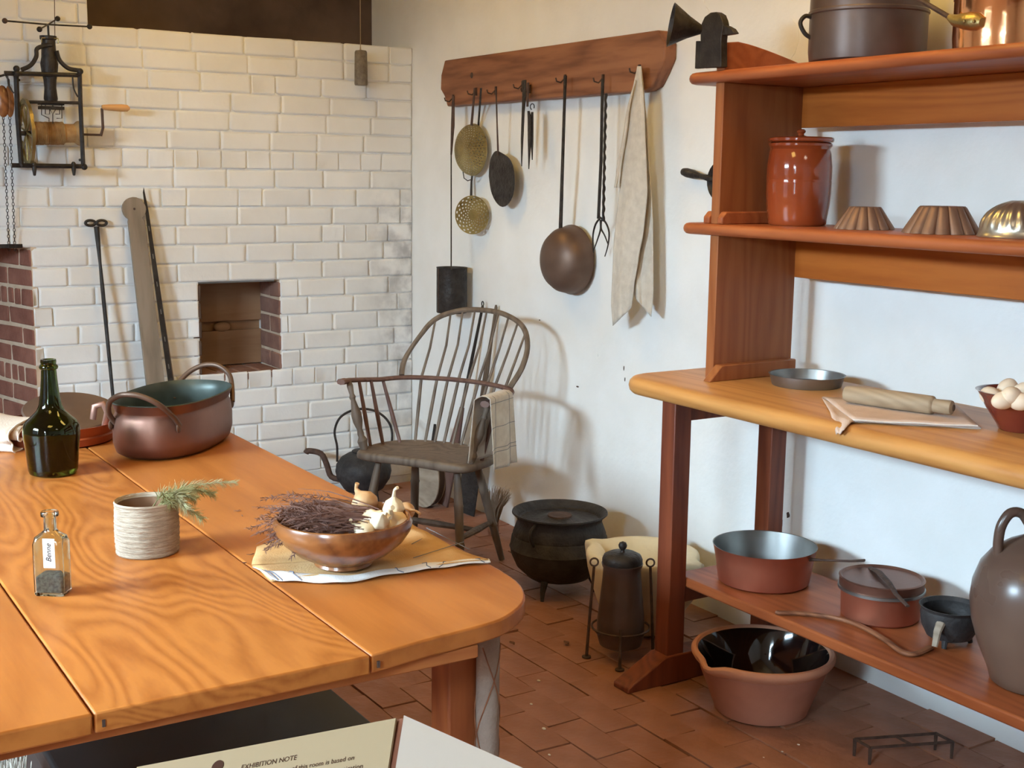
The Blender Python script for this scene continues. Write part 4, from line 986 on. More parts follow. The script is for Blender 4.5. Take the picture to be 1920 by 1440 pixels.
g = G(); g.prism(out, -.008, .008, lambda a, b, h: F0 + sd_*a + ud*b + nd*h); obj('board', g, 'greywood_z', t, bevel=.002)
g = G(); pz = T + nd*.0082; g.lathe([(.0005, .0005), (.005, .0005), (.005, -.002)], pz, 10, ax=RY(PI/2)); obj('peg', g, 'rust', t)
T, Bt = A(268, 352, .022), A(318, 705, .10); F0 = lean(T, Bt); F0.z = .001
t = thing('slotted_iron_strip', 'narrow black iron strip with a row of light slots leaning right of the paddle', 'fire iron', F0)
ud = (T-F0).normalized(); sd_ = (Vector((0, 1, 0))-ud*ud.y).normalized(); nd = sd_.cross(ud); nd = nd if nd.x > 0 else -nd; H_ = (T-F0).length
out = [(-.0115, 0), (.0115, 0), (.0105, H_*.7), (.008, H_*.93), (.002, H_), (-.004, H_-.02), (-.0105, H_*.7)]
g = G(); g.prism(out, .002, .006, lambda a, b, h: F0 + sd_*a + ud*b + nd*h); st_ = obj('strip', g, 'iron', t)
for k in range(9):
    h_ = H_*.88-.115*k
    if h_ > .1: g = G(); g.prism([(-.0018, h_-.010), (.0018, h_-.010), (.0018, h_+.010), (-.0018, h_+.010)], .0061, .0067, lambda a, b, h: F0 + sd_*a + ud*b + nd*h); obj('slot', g, 'tinned', st_)
g = G(); g.prism([(.004, 0), (.022, 0), (.014, H_*.6), (.004, H_*.82)], -.006, .0015, lambda a, b, h: F0 + sd_*a + ud*b + nd*h); obj('backing_lath', g, 'greywood_z', t)

# kettle in the corner behind the chair
kc = Vector((.215, -.36, .042)); t = thing('iron_kettle', 'black iron kettle with a swan spout and tall bail handle behind the chair', 'kettle', (kc.x, kc.y, 0))
g = G(); g.lathe([(.0005, .002), (.075, .002), (.09, .012), (.118, .055), (.126, .09), (.122, .12), (.10, .152), (.07, .17), (.05, .176), (.052, .182), (.046, .186), (.012, .195), (.008, .203), (.0005, .206)], kc, 36); obj('kettle_body', g, 'iron_rough', t)
L_ = -_r.copy(); L_.z = 0; L_.normalize()
g = G(); g.tube(curve_pts([kc+L_*.09+Vector((0, 0, .045)), kc+L_*.145+Vector((0, 0, .06)), kc+L_*.165+Vector((0, 0, .115)), kc+L_*.19+Vector((0, 0, .165)), kc+L_*.245+Vector((0, 0, .178)), kc+L_*.258+Vector((0, 0, .168))], 24), [lerp(.028, .009, min(1, k/18)) for k in range(26)][:26] if False else .0135, 10); obj('spout', g, 'rust', t)
g = G(); g.tube(curve_pts([kc+L_*.118+Vector((0, 0, .13)), kc+L_*.118+Vector((0, 0, .2)), kc+L_*.128+Vector((0, 0, .27)), kc+L_*.10+Vector((0, 0, .335)), kc+L_*.03+Vector((0, 0, .37)), kc-L_*.05+Vector((0, 0, .365)), kc-L_*.11+Vector((0, 0, .32)), kc-L_*.13+Vector((0, 0, .25)), kc-L_*.112+Vector((0, 0, .13))], 48), .0055, 8); obj('bail_handle', g, 'iron', t)

for k in range(3):
    a = 2*PI*k/3+.4; d3 = Vector((math.cos(a), math.sin(a), 0)); g = G(); g.tube([kc+d3*.07+Vector((0, 0, .012)), Vector((kc.x, kc.y, 0))+d3*.085+Vector((0, 0, .0005))], [.011, .007], 8); obj('foot', g, 'iron_rough', t)
# things leaning on the white wall behind the chair
T = at(905, 574, 1, -.028); F0 = at(829, 948, 2, 0)
t = thing('ringed_iron_peel', 'long thin iron peel with a ring top leaning behind the chair back', 'fire iron', F0)
g = G(); J0 = T.lerp(F0, .50); g.tube([T, T.lerp(F0, .25), J0], [.006, .0075, .008], 8); obj('rod', g, 'iron', t)
g = G(); g.tube([T + Vector((.008*math.cos(2*PI*k/12), 0, .010+.010*math.sin(2*PI*k/12))) for k in range(12)], .0025, 5, closed=True); obj('ring', g, 'iron', t)
ud = (F0-J0).normalized(); sv = Vector((.95, .3, 0)); sv = (sv-ud*sv.dot(ud)).normalized(); nv_ = sv.cross(ud); H_ = (F0-J0).length
g = G(); g.prism([(-.010, -.005), (.010, -.005), (.030, H_*.45), (.034, H_-.005), (-.034, H_-.005), (-.030, H_*.45)], -.006, .006, lambda a, b, h: J0 + sv*a + ud*b + nv_*h); obj('blade', g, 'chair_red', t, bevel=.002)
T = at(930, 577, 1, -.022); F0 = at(872, 965, 2, 0); F0.z = .002
t = thing('iron_fire_shovel', 'long-handled dark iron shovel leaning behind the right side of the chair', 'shovel', F0)
J0 = T.lerp(F0, .62); g = G(); g.tube([T + Vector((0, 0, .012)), T, T.lerp(F0, .1), T.lerp(F0, .3), J0], [.004, .007, .0065, .012, .013], 8); obj('handle', g, 'chairw', t)
ud = (F0-J0).normalized(); sv = Vector((.9, .43, 0)); sv = (sv-ud*sv.dot(ud)).normalized(); nv_ = sv.cross(ud); H_ = (F0-J0).length
g = G(); g.prism([(-.02, -.003), (.02, -.003), (.045, .06), (.048, H_-.003), (-.048, H_-.003), (-.045, .06)], -.004, .004, lambda a, b, h: J0 + sv*a + ud*b + nv_*h); obj('blade', g, 'iron', t, bevel=.002)
# bellows
b0 = at(800, 950, 2, 0); b0.z = .002
t = thing('fire_bellows', 'dark grey pear-shaped bellows standing in the shade behind the chair legs', 'bellows', b0)
out = [(.085*math.sin(2*PI*k/28)*(1-.35*(1-math.cos(2*PI*k/28))/2), .11-.11*math.cos(2*PI*k/28)+.0) for k in range(28)]
tl = RX(math.radians(-9)); bx = Vector((.85, .45, 0)).normalized(); by = Vector((-.45, .85, 0)).normalized()
def bl(h0, h1): 
    g_ = G(); g_.prism(out, h0, h1, lambda a, b, h: b0 + bx*a + Vector((0, 0, b*1.15)) + by*(h+b*.18)); return g_
obj('front_board', bl(-.03, -.018), 'greywood', t, bevel=.003); obj('leather', bl(-.018, .018), 'soot_and_shadow', t); obj('back_board', bl(.018, .03), 'greywood', t, bevel=.003)
g = G(); g.tube([b0+Vector((0, 0, .24))+by*.045, b0+Vector((0, 0, .36))+by*.065], [.013, .006], 8); obj('nozzle', g, 'iron', t)
# hearth brush
q0 = at(925, 1003, 2, 0); q0.z = 0
t = thing('hearth_brush', 'brown bristle hearth brush standing on the floor right of the chair leg', 'brush', q0)
g = G(); rr = random.Random(44)
for i in range(320):
    a = rr.uniform(0, 2*PI); q = math.sqrt(rr.random()); v = Vector((math.cos(a)*q, math.sin(a)*q, 0))
    g.tube([q0+v*.018+Vector((0, 0, .05)), q0+v*.036+Vector((.006, 0, .12)), q0+v*.058+Vector((.012, .01, .17+rr.uniform(-.02, .03)))], [.0012, .001, .0006], 3)
obj('bristles', g, 'bristle', t)['kind'] = 'stuff'
g = G(); g.lathe([(.0005, .001), (.02, .001), (.024, .02), (.022, .055), (.0005, .06)], q0, 16); obj('brush_head', g, 'rackw', t)

# ================================================================== HANGING FROM THE RACK
def Wp(px, py, y): return at(px, py, 1, y)
def strap(name, P, w, th, m, par):
    """flat bar hanging in front of the wall: P = points, w = half widths"""
    g = G(); P = [Vector(p) for p in P]; n = len(P); ws = w if isinstance(w, (list, tuple)) else [w]*n
    for p, q in zip(P, ws):
        g.v += [p+Vector((-q, -th/2, 0)), p+Vector((q, -th/2, 0)), p+Vector((q, th/2, 0)), p+Vector((-q, th/2, 0))]
    g.f = [(4*i+k, 4*i+(k+1) % 4, 4*i+4+(k+1) % 4, 4*i+4+k) for i in range(n-1) for k in range(4)] + [(3, 2, 1, 0), tuple(4*(n-1)+k for k in range(4))]; g.mi = [0]*len(g.f)
    return obj(name, g, m, par)
YH = -.092
t = thing('black_tin_dipper', 'black cylindrical tin dipper hanging by a long rod at the left end of the rack', 'dipper', Wp(847, 585, -.08))
strap('flat_handle', [Wp(850, 180, YH), Wp(849, 235, YH), Wp(846, 290, YH)], [.008, .0125, .004], .004, 'rust', t)
g = G(); g.tube([Wp(846, 285, YH), Wp(846, 505, -.15)], .0028, 6); obj('rod', g, 'iron', t)
cc = Wp(847, 586, -.085); ct_ = Wp(847, 501, -.085); h_ = ct_.z-cc.z
g = G(); g.lathe(shell([(.064, 0), (.066, .003), (.066, h_*.5), (.066, h_-.004), (.068, h_)], .002), cc, 40); obj('can', g, 'iron', t)
g = G(); g.box((cc.x-.003, cc.y-.0675, cc.z+.004), (cc.x+.003, cc.y-.064, cc.z+h_-.004)); obj('seam', g, 'rust', t)

# colander: perforated dome, cells left open in alternate rings
def perforated(fn, rings, n, hole, g):
    for j in range(rings):
        for k in range(n):
            if hole(j, k): continue
            a0, a1 = 2*PI*k/n, 2*PI*(k+1)/n; r0_, r1_ = j/rings, (j+1)/rings
            g.add([fn(r0_, a0), fn(r1_, a0), fn(r1_, a1), fn(r0_, a1)], [(0, 1, 2, 3)])
t = thing('brass_colander', 'domed perforated brass strainer hanging over the skimmer near the left of the rack', 'colander', Wp(876, 330, -.03))
cc = Wp(886, 281, -.042); Rr, Dp = .106, .062
tz_ = RZ(math.radians(6))
def dome(r, a): q = r*PI/2; return cc + tz_ @ Vector((Rr*.92*math.sin(q)*math.cos(a), -Dp*math.cos(q), Rr*math.sin(q)*math.sin(a)))
g = G(); perforated(dome, 34, 96, lambda j, k: j % 2 == 1 and 3 < j < 31 and (k + (j//2 % 2)*2) % 4 == 0, g); cb2 = obj('dome', g, 'brass', t, smooth=60, solid=.0012)
g = G(); g.tube([dome(1, 2*PI*k/40)+Vector((0, .001, 0)) for k in range(40)], .0025, 6, closed=True); obj('rim', g, 'brass', t)
strap('handle', [Wp(890, 165, YH), Wp(884, 236, -.058)], [.006, .008], .003, 'rust', t)
g = G(); g.tube([Wp(868, 322, -.05), Wp(870, 334, -.055), Wp(877, 339, -.055), Wp(886, 336, -.05)], .0022, 5); obj('ring', g, 'iron', t)
t = thing('brass_skimmer', 'flat round brass skimmer pierced with rings of holes hanging below the colander', 'skimmer', Wp(885, 440, -.03))
cc = Wp(885, 403, -.062); Rr = .079; tq = RZ(math.radians(34))
g = G(); perforated(lambda r, a: cc + tq @ Vector((Rr*r*math.cos(a), .012*(1-r*r), Rr*1.02*r*math.sin(a))), 17, 96, lambda j, k: j % 2 == 1 and 3 < j < 16 and (k + (j//2 % 2)*3) % 6 < 2, g); obj('disc', g, 'brass', t, smooth=60, solid=.0016)
strap('handle', [Wp(902, 165, YH-.004), Wp(897, 235, -.02), Wp(884, 340, -.02), Wp(883, 378, -.034)], [.0055, .006, .006, .009], .003, 'iron', t)

t = thing('long_iron_slice', 'dark iron slice with a long oval blade hanging right of the colander', 'spatula', Wp(940, 388, -.05))
strap('handle', [Wp(930, 165, YH), Wp(932, 232, YH+.01), Wp(934, 292, -.07)], [.0035, .0032, .0055], .003, 'rust', t)
bc_ = Wp(941, 336, -.065); outl = [(918, 330), (920, 305), (927, 290), (934, 283), (942, 287), (953, 297), (961, 315), (964, 338), (961, 362), (953, 380), (943, 388), (933, 378), (923, 356)]
op = curve_pts([Wp(a, b, -.062) for a, b in outl+outl[:1]], 40)[:-1]
g = G(); g.prism([(p.x, p.z) for p in op], -.004, 0, lambda a, b, h: (a, -.062+h-.006*math.sin((a-op[0].x)*30), b)); obj('blade', g, 'iron', t)

t = thing('carving_knife', 'dark pointed iron knife hanging point down in the middle of the rack', 'knife', Wp(980, 310, -.09))
strap('blade', [Wp(983, 150, YH), Wp(983, 180, YH), Wp(981, 210, YH), Wp(979, 260, YH), Wp(978, 312, YH)], [.013, .0125, .0085, .0075, .0012], .003, 'iron', t)
strap('tang', [Wp(990, 155, YH-.004), Wp(989, 200, YH-.004)], [.006, .005], .004, 'rust', t)
t = thing('iron_shears', 'small black iron shears hanging right of the knife from the rack', 'shears', Wp(993, 315, -.09))
g = G(); g.tube([Wp(998, 200, YH) + Vector((.014*math.cos(2*PI*k/14-.6), 0, .011*math.sin(2*PI*k/14-.6))) for k in range(12)], .002, 5); obj('loop', g, 'iron', t)
strap('blade', [Wp(991, 208, YH), Wp(993, 222, YH), Wp(993, 262, YH), Wp(991.5, 317, YH)], [.006, .012, .011, .001], .003, 'iron', t)
strap('blade', [Wp(998, 210, YH+.004), Wp(997, 225, YH+.004), Wp(997.5, 265, YH+.004), Wp(998, 300, YH+.004)], [.006, .010, .008, .001], .003, 'iron', t)

t = thing('big_copper_ladle', 'large brown copper ladle with a long straight iron handle hanging bowl down', 'ladle', Wp(1052, 550, -.03))
strap('handle', [Wp(1060, 142, YH), Wp(1059, 175, YH), Wp(1055, 300, -.09), Wp(1051, 430, -.075)], [.0075, .0055, .0062, .0085], .006, 'iron', t)
cc = Wp(1070, 487, -.036); 
pf = [(.0005, .082), (.03, .080), (.055, .073), (.078, .058), (.091, .036), (.096, .012), (.0985, 0), (.100, -.002), (.0965, -.003), (.094, .010), (.088, .034), (.075, .055), (.052, .07), (.0005, .078)]
g = G(); g.lathe([(r*1.24, z*1.22) for r, z in pf], cc, 48, ax=RZ(math.radians(8)) @ RX(math.radians(90)), sy=1.06); obj('bowl', g, 'copper_dark', t)

t = thing('flesh_fork', 'long black wrought-iron fork with a twisted shank and two curved tines', 'fork', Wp(1127, 480, -.09))
g = G(); g.tube([Wp(1130, 148, YH), Wp(1127, 300, YH), Wp(1122, 410, YH)], .0058, 6); obj('shank', g, 'iron', t)
P0_, P1_ = Wp(1136, 175, YH-.004), Wp(1131, 415, YH-.004)
g = G(); g.tube([P0_.lerp(P1_, k/60) + Vector((.0012*math.cos(k*1.3), .0012*math.sin(k*1.3), 0)) for k in range(61)], [.0052+.0008*math.sin(k*1.3) for k in range(61)], 5); obj('twisted_shank', g, 'iron', t)
for P in ([(1126, 408), (1117, 420), (1112, 440), (1112, 465), (1113, 474)], [(1126, 408), (1136, 418), (1142, 436), (1140, 460), (1134, 481)], [(1126, 412), (1126, 430), (1120, 450), (1113, 470)], [(1127, 412), (1127, 428), (1134, 442), (1140, 458)]):
    g = G(); Q = curve_pts([Wp(a, b, YH) for a, b in P], 16); g.tube(Q, [lerp(.0042, .0018, k/(len(Q)-1)) for k in range(len(Q))], 6); obj('tine', g, 'iron', t)

# linen towel: two overlapping leaves gathered at the hook
tw_ = thing('hanging_linen_towel', 'beige linen towel hung by its corner from the right hook of the rack', 'towel', Wp(1195, 600, -.1))
def leaf(name, Lx, Rx, ys, yoff, ph, amp):
    g = G(); nv = 44; nu = 22
    def interp(T_, v):
        for (v0, a0), (v1, a1) in zip(T_, T_[1:]):
            if v <= v1: q = (v-v0)/(v1-v0); q = q*q*(3-2*q)*.4+q*.6; return a0+(a1-a0)*q
        return T_[-1][1]
    def fn(u, v):
        py = interp(ys, v); l, r_ = interp(Lx, v), interp(Rx, v); px = l+(r_-l)*u
        fold = amp*v**.5*math.sin(u*6.5+ph+v*1.5) + .5*amp*v*math.sin(u*13+ph)
        sl = {'front_leaf': (1-2*u)*17, 'back_leaf': (u-1)*34}.get(name, 0)*v**7
        return at(px, py+sl, 1, yoff-.012+fold)
    g.sheet(fn, nu, nv); return obj(name, g, 'linen', tw_, solid=.002, smooth=70)
leaf('back_leaf', [(0, 1198), (.2, 1192), (.5, 1180), (.75, 1180), (1, 1192)], [(0, 1203), (.12, 1207), (.3, 1214), (.6, 1224), (.85, 1225), (1, 1221)], [(0, 127), (1, 594)], -.055, 2.0, .006)
leaf('front_leaf', [(0, 1195), (.12, 1187), (.25, 1176), (.45, 1163), (.7, 1150), (.9, 1146), (1, 1149)], [(0, 1202), (.25, 1209), (.5, 1214), (.62, 1208), (.74, 1197), (.85, 1189), (1, 1184)], [(0, 124), (1, 594)], -.085, .4, .008)
leaf('side_fold', [(0, 1190), (.4, 1172), (.8, 1156), (1, 1152)], [(0, 1192), (.4, 1178), (.8, 1164), (1, 1160)], [(0, 150), (1, 352)], -.092, 1.0, .003)

# ================================================================== TOP SHELF OF THE DRESSER
TS = 1.7432; toR = _r.copy(); toR.z = 0; toR.normalize()
b0 = at(1333, 128, 1, -.404); b0 = Vector((b0.x, -.404, TS))
t = thing('iron_bird_figure', 'black iron bird head on a post with a flared cone at its back', 'figure', b0)
def sil(px, py): 
    p = at(px, py, 1, -.404); return (p.x-b0.x, p.z-TS)
def flat(name, pts, th, m='iron', sm=True, par=t):
    """cut plate standing across the view of the room"""
    pr_ = [sil(*q) for q in pts]; nrm = Vector((0, 1, 0)); g = G()
    g.prism(pr_, -th, th, lambda a, b, h: b0 + Vector((a, 0, 0)) + Vector((0, 0, max(b, .0005))) + nrm*h); return obj(name, g, m, par, bevel=.002)
flat('post', [(1319, 128), (1319, 60), (1321, 45), (1327, 32), (1338, 24), (1348, 23), (1356, 28), (1360, 38), (1362, 47), (1361, 56), (1359, 66), (1358, 76), (1358, 126)], .0115)
flat('back_plate', [(1306, 129), (1308, 77), (1319, 77), (1319, 128)], .007)
flat('beak', [(1359, 47), (1367, 49), (1376, 54), (1382, 63), (1374, 65), (1359, 67)], .009)
ap = at(1324, 57, 1, -.398); cv = -toR*.098 + Vector((0, 0, .014))
g = G(); rp = .060; axm = Vector((0, 0, 1)).rotation_difference(cv.normalized()).to_matrix(); Lc = cv.length
g.lathe([(.006, 0), (rp*.5, Lc*.5), (rp, Lc), (rp-.002, Lc), (rp*.5-.002, Lc*.5+.002), (.004, .004)], ap, 36, ax=axm); obj('cone', g, 'iron', t)

pc_ = Vector((at(1627, 90, 1, -.25).x, -.25, TS)); pc_.x = at(1627, 60, 1, -.25).x
t = thing('tall_brown_stewpot', 'large dark brown cylindrical stewpot with a loop handle on the top shelf', 'pot', pc_)
g = G(); g.lathe(shell([(.135, .0005), (.143, .006), (.146, .03), (.146, .118), (.149, .121), (.149, .127), (.146, .13), (.145, .22), (.150, .226)], .003), pc_, 56); obj('pot_body', g, 'brownpot', t)
def loop_handle(c, ang, r, z0, z1, out, w, th, m, par):
    d_ = Vector((math.cos(ang), math.sin(ang), 0)); s = Vector((-d_.y, d_.x, 0)); g_ = G()
    g_.tube(curve_pts([c+d_*r+Vector((0, 0, z0)), c+d_*(r+out*.6)+Vector((0, 0, z0+.012)), c+d_*(r+out)+Vector((0, 0, (z0+z1)/2+.012)), c+d_*(r+out*.6)+Vector((0, 0, z1+.004)), c+d_*(r-.001)+Vector((0, 0, z1))], 24), th, 8); return obj('loop_handle', g_, m, par)
al = math.atan2(-toR.y, -toR.x)
loop_handle(pc_, al, .142, .062, .112, .03, 0, .0055, 'iron', t)
cc = Vector((at(1893, 60, 1, -.24).x, -.24, TS)); cc.x = at(1895, 60, 1, -.24).x
t = thing('bright_copper_saucepan', 'bright polished copper saucepan with a long handle on the top shelf', 'saucepan', cc)
g = G(); g.lathe(shell([(.118, .0005), (.124, .004), (.126, .03), (.126, .112), (.128, .115)], .0025), cc, 64); obj('pan_body', g, 'copper_bright', t)
hA, hB, hC = at(1842, 42, 1, -.37), at(1790, 38, 1, -.36), at(1722, -2, 1, -.36)
hD = at(1660, -36, 1, -.36)
g = G(); g.tube([hA, hA.lerp(hB, .2), hA.lerp(hB, .6), hB, hB.lerp(hC, .15)], [.010, .019, .019, .013, .007], 14, flat=1, up=(0, 0, 1)); q_ = obj('handle_plate', g, 'brass', t)
g = G(); g.tube([hB.lerp(hC, .05), hC, hD], [.006, .0055, .0085], 8); obj('long_handle', g, 'rust', t)
for px in (1808, 1826):
    p = at(px, 40, 1, -.385); g = G(); g.ball(p, .004, 8); obj('rivet', g, 'brass', q_)

# ================================================================== MIDDLE SHELF
MS = 1.3252
c = Vector((at(1495, 400, 1, -.225).x, -.225, MS))
t = thing('glazed_red_jar', 'tall glossy orange-red earthenware jar with a flat knobbed lid', 'jar', c)
g = G(); g.lathe([(.0005, .0005), (.074, .0005), (.079, .006), (.080, .02), (.085, .05), (.088, .09), (.0885, .118), (.0885, .121), (.0875, .124), (.0885, .127), (.088, .16), (.084, .195), (.080, .207), (.0825, .212), (.086, .216), (.086, .222), (.080, .226), (.07, .226), (.0005, .226)], c, 56); obj('jar_body', g, 'redware', t)
g = G(); g.lathe([(.0005, .2265), (.086, .2265), (.0895, .230), (.0895, .236), (.086, .239), (.05, .241), (.018, .242), (.009, .245), (.008, .249), (.012, .253), (.0125, .257), (.008, .261), (.0005, .262)], c, 56); obj('lid', g, 'redware', t)
def mold(px, rb, rt, h, m, label, name, lobes=14, dome=False, yy=-.235):
    c = Vector((at(px, 430, 1, yy).x, yy, MS)); t = thing(name, label, 'mould', c, 0, 'baking moulds upside down on the middle shelf'); g = G()
    if dome: pf = [(rb, .0005), (rb+.001, .003), (rb-.001, .006), (rb-.004, .016), (rb-.004, .02)] + [((rb-.005)*math.cos(a), .02+(h-.02)*math.sin(a)) for a in [PI/2*k/10 for k in range(1, 8)]] + [(rt*.6, h), (.0005, h)]
    else: pf = [(rb, .0005), (rb*.99, .004), (lerp(rb, rt, .5), h*.5), (rt*1.02, h*.94), (rt*.94, h), (.0005, h)]
    def fl(q, r, z):
        if dome: return (r*(1+.022*math.cos(q*lobes)) if z > .02 else r), z
        k = abs(math.cos(q*lobes/2)); return r*(1-.13*(1-k**.6)*(r/rb)), z
    g.lathe(pf, c, lobes*12, fn=fl); obj('fluted_cup', g, m, t, smooth=50); return t
mold(1620, .078, .042, .058, 'mold_tin', 'smaller dull brown fluted tin mould next to the red jar', 'fluted_mould')
mold(1765, .094, .056, .066, 'mold_tin', 'wider dull brown fluted tin mould between the small and the domed mould', 'fluted_mould', 15)
mold(1908, .088, .03, .084, 'mold_silver', 'silvery domed ribbed mould at the right end of the middle shelf', 'domed_mould', 22, True)
# turned handle poking out behind the upright
p0, p1 = at(1281, 322, 1, -.03), at(1345, 338, 1, -.03)
t = thing('hanging_skillet', 'black pan hanging behind the dresser upright with only its turned handle showing', 'pan', p0)
g = G(); g.tube([p0.lerp(p1, q) for q in (-.05, 0, .12, .3, .5, .62, .75, .9, 1.3)], [.004, .012, .0155, .0145, .009, .0085, .011, .0075, .006], 12); obj('turned_handle', g, 'iron', t)
dv = (p1-p0).normalized(); cc = p0+dv*.19; g = G(); g.lathe([(.0005, -.0), (.05, 0), (.062, .015), (.0635, .015), (.051, -.002), (.0005, -.002)], cc+Vector((0, .012, 0)), 28, ax=RX(math.radians(90))); obj('pan_disc', g, 'iron', t)

# ================================================================== WORKTOP
c = at(1512, 722, 2, DZ); c.z = DZ+.0003
t = tag(obj('cake_tin', G().lathe(shell([(.094, .0), (.096, .003), (.103, .030), (.106, .031)], .0016), c, 48), 'tinned', loc=c), 'round shallow grey tin pan on the worktop below the upright', 'pan')
# folded napkin with an edge hanging over the front, and the rolling pin on it
N = [at(x, y, 2, DZ+.004) for x, y in ((1540, 743), (1600, 800), (1842, 806), (1800, 762))]
nt_ = thing('folded_pink_napkin', 'folded pale pinkish napkin under the rolling pin on the worktop', 'napkin', N[0])
ym = -.558
def nap(lz, grow):
    ins = [at(1541, 744, 2, DZ+lz), at(1572, 790, 2, DZ+lz), at(1604, 785, 2, DZ+lz), at(1700, 792, 2, DZ+lz), at(1838, 800, 2, DZ+lz), at(1800, 755, 2, DZ+lz)]
    return ins
for k, lz in enumerate((.0022, .0058, .0094)):
    a, b, c3, d3 = at(1541+2*k, 745, 2, DZ+lz), at(1594+k*3, 790-k, 2, DZ+lz), at(1840-3*k, 803-2*k, 2, DZ+lz), at(1790, 757, 2, DZ+lz)
    b.y = max(b.y, ym); c3.y = max(c3.y, ym)
    g = G(); g.sheet(lambda u, v: a.lerp(b, v).lerp(d3.lerp(c3, v), u) + Vector((0, 0, .0008*math.sin(u*14+v*5+k))), 18, 8); obj('napkin_layer', g, 'pink_linen', nt_, solid=.0022, smooth=60)
    g = G(); g.tube([b.lerp(c3, q/16)+Vector((0, -.001, .0008*math.sin(q/16*14+5+k))) for q in range(17)], .0019, 5); obj('hem', g, 'white_linen', nt_)
# drooping corner
a, b = at(1541, 746, 2, DZ+.006), at(1612, 786, 2, DZ+.006); tipA, tipB = Vector((at(1568, 815, 1, -.588).x, -.588, at(1568, 815, 1, -.588).z)), Vector((at(1582, 808, 1, -.588).x, -.588, at(1582, 808, 1, -.588).z))
def droop(u, v):
    p = a.lerp(b, u); e = tipA.lerp(tipB, u); q = p.lerp(e, v); zz = DZ+.006 if v < .55 else lerp(DZ+.006, e.z, ((v-.55)/.45)**1.3)
    return Vector((q.x, max(q.y, -.588), zz + .003*math.sin(u*9)*v))
g = G(); g.sheet(droop, 10, 16); obj('hanging_corner', g, 'pink_linen', nt_, solid=.002, smooth=70)
r0_, r1_ = at(1588, 738, 2, DZ+.034), at(1788, 765, 2, DZ+.034)
t = thing('rolling_pin', 'grey weathered wooden rolling pin lying across the pink napkin', 'rolling pin', r0_.lerp(r1_, .5))
def rp_(q): return r0_.lerp(r1_, q)
g = G(); g.tube([rp_(q) for q in (-.02, -.01, .03, .2, .22, .5, .8, .815, .83, .86, .97, .985, 1.0)], [.012, .0185, .0215, .0225, .0228, .0232, .0225, .0215, .0165, .0165, .0175, .0165, .009], 24); obj('pin_roller', g, 'pinwood', t)
g = G(); g.tube([rp_(1.0), rp_(1.004)], [.0085, .0075], 12); obj('end_dimple', g, 'chairw', t)
# bowl of eggs
c = at(1912, 806, 2, DZ); c.z = DZ+.0003
t = thing('red_egg_bowl', 'flared dark red glazed bowl of eggs at the right end of the worktop', 'bowl', c)
g = G(); g.lathe(shell([(.045, .0), (.049, .004), (.052, .012), (.078, .05), (.095, .082), (.100, .089), (.1035, .091)], .005), c, 52); obj('bowl_body', g, 'darkred', t)
rr = random.Random(6)
eggs = [('pale egg at the left rim of the red bowl', 1858, 742, .078), ('brownish egg propped up at the back of the egg pile', 1888, 728, .093), ('large cream egg lying in the middle of the egg pile', 1898, 742, .092), ('tan egg at the front rim of the egg bowl', 1880, 751, .080), ('light egg cut by the right edge of the picture', 1921, 733, .094), ('yellowish egg low at the front right of the bowl', 1911, 753, .080)]
for lb, px, py, h in eggs:
    p = at(px, py, 2, DZ+h); g = G(); ro = RZ(rr.uniform(0, 6)) @ RX(rr.uniform(.8, 1.6))
    r_ = .0205; g.lathe([(r_*math.sin(PI*k/12)*(1+.10*math.cos(PI*k/12)*-1), -.027*math.cos(PI*k/12)) if 0 < k < 12 else (.0003, -.027*math.cos(PI*k/12)) for k in range(13)], p, 20, ax=ro)
    tag(obj('egg', g, 'egg', loc=p), lb, 'egg', 'eggs in the dark red bowl')

# ================================================================== LOWER SHELF
LS = .3105
c = at(1432, 1092, 2, LS); c.z = LS; c = Vector((2.718, -.285, LS))
t = thing('tinned_copper_pan', 'larger copper saucepan with tinned grey inside at the left of the lower shelf', 'saucepan', c)
g = G(); g.lathe([(.0005, .0005)]+[(.122, .0005), (.129, .006), (.139, .07), (.147, .108), (.148, .109)], c, 56); obj('pan_body', g, 'copper_red', t)
g = G(); g.lathe([(.148, .109), (.145, .108), (.136, .068), (.126, .008), (.0005, .006)], c, 56); obj('tin_lining', g, 'tinned', t)
hd = (at(1592, 1075, 2, LS+.10)-at(1500, 1055, 2, LS+.10)).normalized()
g = G(); g.tube([c+hd*.142+Vector((0, 0, .092)), c+hd*.18+Vector((0, 0, .098)), c+hd*.26+Vector((0, 0, .112)), c+hd*.30+Vector((0, 0, .122))], [.010, .006, .006, .008], 8, flat=.5); obj('long_handle', g, 'rust', t)
c = Vector((3.098, -.225, LS))
t = thing('lidded_copper_pan', 'smaller reddish copper pan with a flat pinkish lid in the middle of the lower shelf', 'saucepan', c)
g = G(); g.lathe(shell([(.095, .0005), (.101, .006), (.104, .08), (.107, .086)], .003), c, 48); obj('pan_body', g, 'copper_red', t)
g = G(); g.lathe([(.108, .078), (.1095, .080), (.109, .104), (.111, .108), (.106, .110), (.100, .104), (.0005, .103)], c, 48); ld = obj('lid', g, 'copper', t)
g = G(); g.lathe([(.1095, .076), (.1125, .077), (.1125, .084), (.1095, .085)], c, 48); obj('tinned_band', g, 'tinned', ld)
g = G(); g.tube([c+Vector((-.075, .04, .106)), c+Vector((-.02, .01, .114)), c+Vector((.05, -.03, .112)), c+Vector((.115, -.075, .106)), c+Vector((.17, -.095, .095))], [.008, .010, .008, .007, .006], 8, flat=.5); obj('lid_handle', g, 'rust', t)
c = Vector((3.322, -.225, LS))
t = thing('small_iron_pot', 'small black iron pot between the lidded copper pan and the stoneware jug', 'pot', c)
g = G(); g.lathe(shell([(.035, .012), (.055, .020), (.068, .045), (.073, .075), (.071, .088), (.077, .097)], .004), c, 40); obj('pot_body', g, 'iron_rough', t)
